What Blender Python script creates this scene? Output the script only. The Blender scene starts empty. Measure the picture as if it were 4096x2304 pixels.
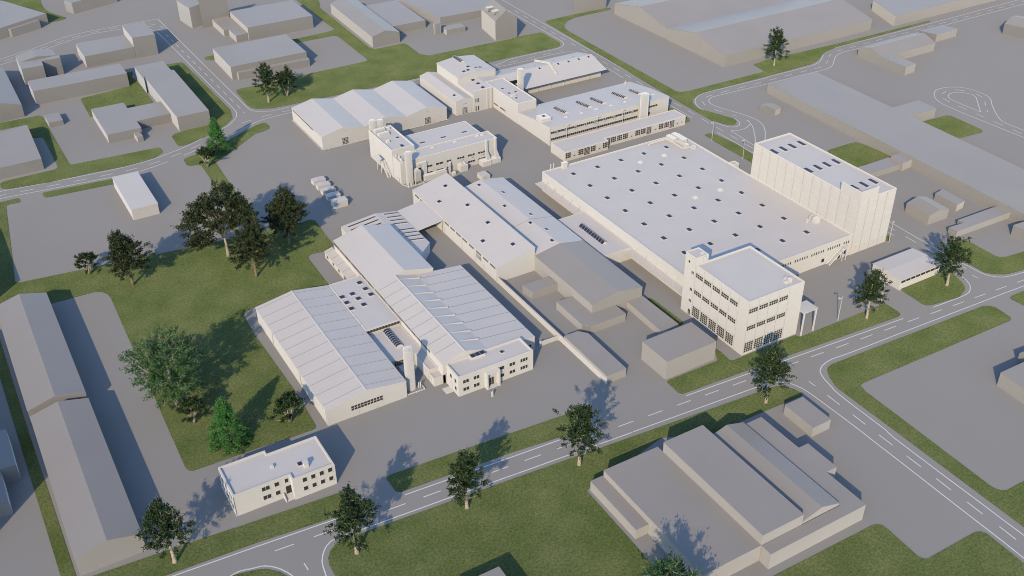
import bpy, bmesh, math, random
import numpy as np
from mathutils import Vector, Matrix

# World: X and Y follow the two main wall directions of the factory, metres, ground at z = 0.
scene = bpy.context.scene
COL = scene.collection
R = math.radians

# ------------------------------------------------------------------ materials
def principled(name, color, rough=.8, diff=0., spec=.25, sheen=0.):
    m = bpy.data.materials.new(name); m.use_nodes = True
    b = m.node_tree.nodes['Principled BSDF']
    b.inputs['Base Color'].default_value = (*color, 1)
    b.inputs['Roughness'].default_value = rough
    b.inputs['Diffuse Roughness'].default_value = diff
    b.inputs['Specular IOR Level'].default_value = spec
    b.inputs['Sheen Weight'].default_value = sheen; b.inputs['Sheen Roughness'].default_value = .53; b.inputs['Sheen Tint'].default_value = (1, .96, .91, 1)
    return m
def mottle(m, scale, amount, detail=4., coord='Object', fine=None, bump=0.):
    """procedural tone variation of the surface's own colour"""
    nt = m.node_tree; b = nt.nodes['Principled BSDF']; c = b.inputs['Base Color'].default_value[:]
    tc = nt.nodes.new('ShaderNodeNewGeometry')
    n = nt.nodes.new('ShaderNodeTexNoise'); n.inputs['Scale'].default_value = scale; n.inputs['Detail'].default_value = detail
    nt.links.new(tc.outputs['Position'], n.inputs['Vector'])
    fac = n.outputs['Fac']
    if fine:
        n2 = nt.nodes.new('ShaderNodeTexNoise'); n2.inputs['Scale'].default_value = fine; n2.inputs['Detail'].default_value = 2
        nt.links.new(tc.outputs['Position'], n2.inputs['Vector'])
        mx = nt.nodes.new('ShaderNodeMath'); mx.operation = 'ADD'
        nt.links.new(fac, mx.inputs[0]); nt.links.new(n2.outputs['Fac'], mx.inputs[1])
        hf = nt.nodes.new('ShaderNodeMath'); hf.operation = 'MULTIPLY'; hf.inputs[1].default_value = .5
        nt.links.new(mx.outputs[0], hf.inputs[0]); fac = hf.outputs[0]
    r = nt.nodes.new('ShaderNodeValToRGB')
    r.color_ramp.elements[0].position = .3; r.color_ramp.elements[1].position = .7
    r.color_ramp.elements[0].color = tuple(x*(1-amount) for x in c[:3])+(1,)
    r.color_ramp.elements[1].color = tuple(min(1, x*(1+amount)) for x in c[:3])+(1,)
    nt.links.new(fac, r.inputs['Fac']); nt.links.new(r.outputs['Color'], b.inputs['Base Color'])
    if bump:
        bp = nt.nodes.new('ShaderNodeBump'); bp.inputs['Strength'].default_value = bump; bp.inputs['Distance'].default_value = .3
        nt.links.new(fac, bp.inputs['Height']); nt.links.new(bp.outputs['Normal'], b.inputs['Normal'])
    return r
M = {}
M['wall'] = principled('white_render', (.395, .385, .373), .45, 1., .5, 1.); mottle(M['wall'], .25, .02)
M['roof'] = principled('white_roof_sheet', (.53, .488, .456), .5, .15, .45); mottle(M['roof'], .12, .02)
M['gwall'] = principled('grey_render', (.185, .178, .17), .45, 1., .5, 1.); mottle(M['gwall'], .15, .03)
M['groof'] = principled('grey_roof_sheet', (.254, .235, .223), .45, .5, .5); mottle(M['groof'], .06, .03)
M['ground'] = principled('grey_asphalt', (.257, .246, .237), .9, .3, .1); mottle(M['ground'], .03, .03, 6, fine=3.)
M['paint'] = principled('white_road_paint', (.62, .61, .60), .7); mottle(M['paint'], 1.2, .08)
M['dark'] = principled('dark_window_glass', (.035, .033, .031), .35, 0, .3)
M['sky'] = principled('blue_rooflight_glass', (.026, .030, .062), .15, 0, .5)
M['seam'] = principled('grey_joint', (.42, .40, .37), .8)
M['dkseam'] = principled('dark_roof_joint', (.24, .235, .23), .8)
M['steel'] = principled('painted_steel', (.62, .60, .57), .5)
M['bark'] = principled('pale_bark', (.36, .30, .23), .9); mottle(M['bark'], 2.5, .35, 3)
M['darkbark'] = principled('brown_bark', (.22, .17, .12), .9); mottle(M['darkbark'], 3., .35, 3)
M['twig'] = principled('grey_white_bark', (.33, .31, .27), .9); mottle(M['twig'], 2., .25, 3)
M['soil'] = principled('turf_edge', (.06, .06, .035), .95)
def lawn_material():
    m = principled('mown_grass', (.125, .145, .052), .95, 1., .1)
    nt = m.node_tree; b = nt.nodes['Principled BSDF']; g = nt.nodes.new('ShaderNodeNewGeometry')
    big = nt.nodes.new('ShaderNodeTexNoise'); big.inputs['Scale'].default_value = .09; big.inputs['Detail'].default_value = 5
    fine = nt.nodes.new('ShaderNodeTexNoise'); fine.inputs['Scale'].default_value = 1.6; fine.inputs['Detail'].default_value = 6; fine.inputs['Roughness'].default_value = .75
    for n in (big, fine): nt.links.new(g.outputs['Position'], n.inputs['Vector'])
    r1 = nt.nodes.new('ShaderNodeValToRGB'); r1.color_ramp.elements[0].position = .32; r1.color_ramp.elements[1].position = .68
    r1.color_ramp.elements[0].color = (.081, .112, .038, 1); r1.color_ramp.elements[1].color = (.124, .146, .063, 1)
    nt.links.new(big.outputs['Fac'], r1.inputs['Fac'])
    r2 = nt.nodes.new('ShaderNodeValToRGB'); r2.color_ramp.elements[0].position = .36; r2.color_ramp.elements[1].position = .66
    r2.color_ramp.elements[0].color = (.62, .62, .6, 1); r2.color_ramp.elements[1].color = (1.4, 1.4, 1.3, 1)
    nt.links.new(fine.outputs['Fac'], r2.inputs['Fac'])
    mx = nt.nodes.new('ShaderNodeMix'); mx.data_type = 'RGBA'; mx.blend_type = 'MULTIPLY'; mx.inputs['Factor'].default_value = 1
    nt.links.new(r1.outputs['Color'], mx.inputs['A']); nt.links.new(r2.outputs['Color'], mx.inputs['B'])
    nt.links.new(mx.outputs['Result'], b.inputs['Base Color'])
    bp = nt.nodes.new('ShaderNodeBump'); bp.inputs['Strength'].default_value = .5; bp.inputs['Distance'].default_value = .25
    nt.links.new(fine.outputs['Fac'], bp.inputs['Height']); nt.links.new(bp.outputs['Normal'], b.inputs['Normal'])
    return m
M['lawn'] = lawn_material()
def leaf_material(name, dark, light):
    m = bpy.data.materials.new(name); m.use_nodes = True; nt = m.node_tree; b = nt.nodes['Principled BSDF']
    b.inputs['Roughness'].default_value = .55; b.inputs['Specular IOR Level'].default_value = .2
    g = nt.nodes.new('ShaderNodeNewGeometry')
    n = nt.nodes.new('ShaderNodeTexNoise'); n.inputs['Scale'].default_value = 1.3; n.inputs['Detail'].default_value = 3
    nt.links.new(g.outputs['Position'], n.inputs['Vector'])
    r = nt.nodes.new('ShaderNodeValToRGB'); r.color_ramp.elements[0].position = .35; r.color_ramp.elements[1].position = .68
    r.color_ramp.elements[0].color = (*dark, 1); r.color_ramp.elements[1].color = (*light, 1)
    nt.links.new(n.outputs['Fac'], r.inputs['Fac']); nt.links.new(r.outputs['Color'], b.inputs['Base Color'])
    return m
M['leafA'] = leaf_material('dark_green_leaves', (.010, .022, .007), (.036, .070, .020))
M['leafC'] = leaf_material('olive_green_leaves', (.012, .020, .008), (.058, .074, .028))
M['leafE'] = leaf_material('mid_green_leaves', (.022, .064, .016), (.066, .150, .042))
M['leafF'] = leaf_material('bright_green_leaves', (.024, .095, .018), (.075, .235, .05))

# ------------------------------------------------------------------ mesh helpers
def off(poly, d):
    """offset a polygon outwards (d>0) with mitred corners"""
    n = len(poly); a = sum(poly[i][0]*poly[(i+1) % n][1]-poly[(i+1) % n][0]*poly[i][1] for i in range(n)); s = 1 if a > 0 else -1
    out = []
    for i in range(n):
        p0, p, p1 = (np.array(poly[k % n], float) for k in (i-1, i, i+1))
        u = (p-p0)/max(1e-9, np.hypot(*(p-p0))); v = (p1-p)/max(1e-9, np.hypot(*(p1-p)))
        nu = np.array([u[1], -u[0]])*s; nv = np.array([v[1], -v[0]])*s
        out.append(tuple(p+(nu+nv)*d/max(.3, 1+nu@nv)))
    return out
class MB:
    def __init__(s): s.v = []; s.f = []; s.m = []
    def add(s, vs, fs, m=0):
        b = len(s.v); s.v += [tuple(map(float, p)) for p in vs]
        for f in fs: s.f.append([b+i for i in f]); s.m.append(m)
        return s
    def prism(s, poly, z0, z1, m=0, top=True, bottom=False):
        n = len(poly); vs = [(x, y, z0) for x, y in poly]+[(x, y, z1) for x, y in poly]
        fs = [[i, (i+1) % n, n+(i+1) % n, n+i] for i in range(n)]
        if top: fs.append([n+i for i in range(n)])
        if bottom: fs.append(list(range(n))[::-1])
        return s.add(vs, fs, m)
    def ring(s, poly, inner, z0, z1, m=0):
        n = len(poly); vs = [(x, y, z) for z in (z0, z1) for P in (poly, inner) for x, y in P]
        fs = []
        for i in range(n):
            j = (i+1) % n
            fs += [[i, j, 2*n+j, 2*n+i], [n+i, n+j, 3*n+j, 3*n+i], [2*n+i, 2*n+j, 3*n+j, 3*n+i]]
        return s.add(vs, fs, m)
    def box(s, x0, x1, y0, y1, z0, z1, m=0):
        return s.prism([(x0, y0), (x1, y0), (x1, y1), (x0, y1)], z0, z1, m, True, True)
    def ext(s, pts, vec, m=0):
        n = len(pts); vs = list(pts)+[tuple(np.array(p)+np.array(vec)) for p in pts]
        fs = [[i, (i+1) % n, n+(i+1) % n, n+i] for i in range(n)]+[list(range(n))[::-1], [n+i for i in range(n)]]
        return s.add(vs, fs, m)
    def slab(s, quad, t, m=0):
        """thin plate: quad of 3D points, thickness t straight down"""
        n = len(quad); vs = list(quad)+[(p[0], p[1], p[2]-t) for p in quad]
        fs = [list(range(n)), [n+i for i in range(n)][::-1]]+[[i, (i+1) % n, n+(i+1) % n, n+i] for i in range(n)]
        return s.add(vs, fs, m)
    def tube(s, path, rad, n=8, m=0, caps=True):
        path = [np.array(p, float) for p in path]; k = len(path)
        rad = [rad]*k if np.isscalar(rad) else rad
        vs = []; t0 = None
        for i, p in enumerate(path):
            t = path[min(i+1, k-1)]-path[max(i-1, 0)]; t = t/max(1e-9, np.linalg.norm(t))
            if t0 is None:
                a = np.array([0, 0, 1.]) if abs(t[2]) < .9 else np.array([1., 0, 0]); u = np.cross(t, a)
            else: u = t0-t*(t0@t)
            u = u/max(1e-9, np.linalg.norm(u)); t0 = u; w = np.cross(t, u)
            vs += [tuple(p+rad[i]*(u*math.cos(2*math.pi*j/n)+w*math.sin(2*math.pi*j/n))) for j in range(n)]
        fs = [[i*n+j, i*n+(j+1) % n, (i+1)*n+(j+1) % n, (i+1)*n+j] for i in range(k-1) for j in range(n)]
        if caps: fs += [list(range(n))[::-1], [(k-1)*n+j for j in range(n)]]
        return s.add(vs, fs, m)
    def bar(s, a, b, w=.12, m=0): return s.tube([a, b], w*.7, 4, m)
    def lathe(s, cx, cy, prof, n=28, m=0):
        vs = []; k = len(prof)
        for r, z in prof: vs += [(cx+r*math.cos(2*math.pi*j/n), cy+r*math.sin(2*math.pi*j/n), z) for j in range(n)]
        fs = [[i*n+j, i*n+(j+1) % n, (i+1)*n+(j+1) % n, (i+1)*n+j] for i in range(k-1) for j in range(n)]
        return s.add(vs, fs+[[(k-1)*n+j for j in range(n)]], m)
ROOT = {}
def build(name, mb, mats, parent=None, smooth=False):
    """link the collected faces as ONE mesh object, a part of parent when one is given"""
    org = (0, 0, 0)
    if parent is not None:
        p = parent
        while p.parent: p = p.parent
        org = p.location
    me = bpy.data.meshes.new(name)
    me.from_pydata([(x-org[0], y-org[1], z-org[2]) for x, y, z in mb.v], [], mb.f)
    mats = mats if isinstance(mats, (list, tuple)) else [mats]
    for mt in mats: me.materials.append(mt)
    for p, i in zip(me.polygons, mb.m): p.material_index = i; p.use_smooth = smooth
    bm = bmesh.new(); bm.from_mesh(me); bmesh.ops.recalc_face_normals(bm, faces=bm.faces); bm.to_mesh(me); bm.free()
    if smooth:
        try: me.set_sharp_from_angle(angle=R(40))
        except Exception: pass
    o = bpy.data.objects.new(name, me); COL.objects.link(o)
    if parent is not None: o.parent = parent
    return o
def tag(o, label=None, cat=None, group=None, kind=None):
    for k, v in (('label', label), ('category', cat), ('group', group), ('kind', kind)):
        if v: o[k] = v
    return o
def thing(name, label, cat, loc, group=None):
    o = bpy.data.objects.new(name, None); COL.objects.link(o); o.location = loc; o.empty_display_size = .5
    return tag(o, label, cat, group)

# ------------------------------------------------------------------ surveyed layout (metres)
FLAT_BUILDINGS = [
 ('warehouse','grey warehouse in the top left corner with its front wall in shadow',[([(65.9,635.3),(39.6,623.0),(25.5,615.7),(27.7,662.2),(46.9,673.6),(48.0,673.5)],6.09)]),
 ('shed','narrow grey shed against the shaded wall of the top left warehouse',[([(43.5,624.3),(60.0,632.3),(60.9,629.8),(44.6,622.3)],4.56)]),
 ('warehouse','grey flat block cut by the top edge above the dashed road corner',[([(79.0,653.2),(81.9,645.0),(108.9,654.2),(106.1,662.4)],6.65)]),
 ('factory_building','grey long building with a taller block at its right end by the road corner',[([(70.2,575.8),(70.2,553.6),(95.3,554.2),(95.7,575.4)],6.14),([(95.6,576.0),(95.5,554.2),(107.0,553.7),(107.1,575.5)],11.08)]),
 ('block_building','grey block with a recessed shaded corner, beside the road at left',[([(38.9,553.8),(58.3,554.1),(58.3,550.3),(49.3,550.1),(49.0,543.9),(38.8,544.3)],9.10)]),
 ('long_building','grey long plain building in front of the recessed block, upper left',[([(39.1,531.9),(39.1,517.0),(83.0,516.7),(83.0,531.6)],7.01)]),
 ('small_block','small grey flat box on the paving left of the courtyard lawn',[([(39.5,496.3),(39.6,486.5),(45.9,486.4),(45.8,496.2)],2.44)]),
 ('workshop_building','grey L shaped low building on the courtyard lawn',[([(59.1,487.4),(73.8,487.2),(73.9,479.6),(89.4,479.3),(89.4,463.1),(73.9,462.7),(73.9,454.5),(59.1,454.6)],4.30)]),
 ('long_building','grey long building with stepped sides beside the shaded roadside lawn',[([(88.2,523.0),(102.4,523.3),(102.7,508.8),(103.9,508.2),(104.0,450.5),(89.5,450.7),(89.2,507.7),(88.1,503.0)],7.16)]),
 ('shed','tiny grey shed against the front wall of the L shaped building',[([(70.2,454.7),(70.4,448.9),(73.0,449.1),(72.8,454.9)],2.70)]),
 ('warehouse','grey warehouse with a low front annex behind the pair of trees',[([(169.5,527.7),(169.3,497.4),(129.4,497.7),(129.6,527.9)],6.98),([(169.4,494.4),(132.1,495.7),(132.1,501.1),(169.8,499.0)],3.81)]),
 ('block_building','tall grey block with a stepped roof cut by the top edge at left',[([(131.9,601.1),(134.0,583.1),(142.2,587.5),(140.1,605.5)],11.85),([(139.3,580.8),(141.5,581.5),(155.8,582.9),(153.6,582.2)],17.85)]),
 ('annex_building','low grey annex with a notched corner between tall block and big hall',[([(145.1,583.4),(154.8,583.3),(155.2,549.0),(148.2,548.2),(148.1,560.7),(145.4,561.1)],3.91)]),
 ('warehouse','large grey flat hall at top left beside the diagonal lawn strip',[([(192.7,579.8),(192.6,548.1),(155.1,548.0),(155.3,579.6)],7.26)]),
 ('warehouse','grey flat hall beside the long pitched hall, top centre',[([(247.8,555.4),(246.4,514.9),(226.4,515.3),(227.8,555.8)],4.46)]),
 ('warehouse','grey flat hall behind the house with dormers, top centre',[([(249.6,559.2),(255.7,515.0),(295.8,512.9),(289.7,557.1)],4.30)]),
 ('shed','low grey shed with a chamfered corner beside the round tank',[([(251.4,502.6),(253.8,504.3),(262.7,504.2),(262.6,497.9),(250.8,498.1)],2.93)]),
 ('warehouse','grey block cut by the top edge above the curved grass strip',[([(332.9,495.2),(335.5,489.3),(351.7,489.2),(349.1,495.1)],9.00)]),
 ('warehouse','grey flat warehouse beside the far road in the top right corner',[([(479.5,404.6),(469.5,378.8),(559.3,378.4),(569.3,404.1)],6.05)]),
 ('block_building','grey flat box behind the L shaped pitched shed, upper right',[([(465.8,358.4),(482.6,358.1),(485.6,349.7),(469.1,349.5)],4.38)]),
 ('annex_building','grey flat wing attached to the pitched shed, upper right',[([(418.6,340.9),(426.2,340.9),(426.4,326.0),(418.9,325.6)],4.50)]),
 ('long_hall','very long grey flat hall with a side wing running along the right side',[([(345.4,344.8),(376.1,344.1),(374.7,293.9),(391.5,293.4),(391.1,283.0),(374.4,283.3),(373.3,249.7),(372.4,222.4),(371.7,207.1),(340.2,184.3),(343.3,268.2)],4.61)]),
 ('annex_building','grey stepped annex between the square lawn and the very long hall',[([(337.5,260.4),(343.6,260.5),(343.2,253.8),(336.6,253.2)],3.73),([(314.5,261.4),(319.4,261.5),(338.4,260.9),(338.5,254.6),(320.4,255.1),(316.0,255.2)],2.69)]),
 ('shed','grey flat box behind the pitched barn',[([(328.0,228.9),(327.6,218.0),(332.8,218.8),(333.2,229.7)],3.10)]),
 ('workshop_building','grey low notched building behind the roadside tree at right',[([(311.3,208.2),(319.3,207.7),(318.7,210.2),(340.7,209.8),(341.7,204.0),(311.9,204.8)],2.79)]),
 ('warehouse','grey flat building cut by the right edge, middle height',[([(350.9,194.1),(330.7,195.3),(331.9,182.3),(352.1,181.0)],4.34)]),
 ('warehouse','grey flat building cut by the right edge across the lawn',[([(271.8,138.4),(251.1,138.8),(250.1,124.2),(270.9,123.7)],4.98)]),
 ('block_building','grey block behind the right edge building, mostly out of frame',[([(277.0,141.9),(265.7,143.0),(265.1,133.2),(276.5,132.0)],3.85)]),
 ('shed','grey flat box beside the curved side road, lower right',[([(193.6,162.2),(186.6,162.2),(186.4,150.5),(193.4,150.6)],3.59)]),
 ('shed','small grey box against the left wall of the grey pitched hall',[([(164.8,257.0),(154.3,257.0),(155.1,251.7),(165.6,251.7)],3.19)]),
 ('workshop_building','grey bent flat building wrapping the front corner of the grey pitched hall',[([(159.0,242.6),(165.3,242.6),(165.6,231.2),(174.8,231.0),(174.8,224.8),(160.9,224.8),(159.0,227.2)],3.01)]),
 ('annex_building','low grey strip building from pitched hall towards the big grey box',[([(179.8,231.1),(186.1,231.6),(186.3,211.6),(179.1,210.0)],2.64)]),
 ('block_building','big grey plain box in front of the three storey white office',[([(166.8,205.2),(167.0,193.0),(186.5,193.3),(186.3,205.5)],6.99)]),
 ('long_building','grey flat building along the white boundary wall',[([(150.5,224.7),(155.7,224.7),(157.9,222.0),(157.6,200.7),(150.4,200.6)],3.08)]),
]
PITCHED_BUILDINGS = [
 ('hall','grey hall with a pale and a bluish roof slope behind the recessed block',(39.2,554.5),(57.1,555.5),(57.1,566.5),8.80,10.30,0.49),
 ('hall','grey pitched hall cut by the left edge in the upper half',(8.3,503.2),(31.9,505.4),(31.8,559.2),6.24,10.24,0.50),
 ('warehouse','large grey warehouse cut by the left edge, beside the lawn strip and road',(29.6,443.4),(30.1,482.5),(-1.4,482.2),5.17,6.67,0.85),
 ('long_hall','grey long pitched hall with a lawn strip along its left side, top centre',(208.3,501.9),(224.1,501.5),(226.3,565.2),6.08,8.28,0.50),
 ('house','tall grey house with a steep gable and two roof dormers',(269.5,476.3),(282.1,474.5),(285.4,495.9),10.98,16.18,0.50),
 ('workshop_building','grey pitched shed beside the far road, upper right',(419.0,357.1),(418.6,340.9),(458.2,341.2),4.52,7.02,0.50),
 ('hall','grey pitched hall cut by the right edge at the top',(509.7,338.9),(526.7,343.2),(533.1,324.3),6.05,8.05,0.50),
 ('hut','small grey pitched hut beside the very long hall',(330.2,322.7),(327.8,330.2),(331.9,331.0),2.98,3.88,0.50),
 ('barn','grey pitched barn on the yard right of the white tower',(310.2,216.7),(320.7,216.3),(321.2,227.7),4.02,5.42,0.50),
]
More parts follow.
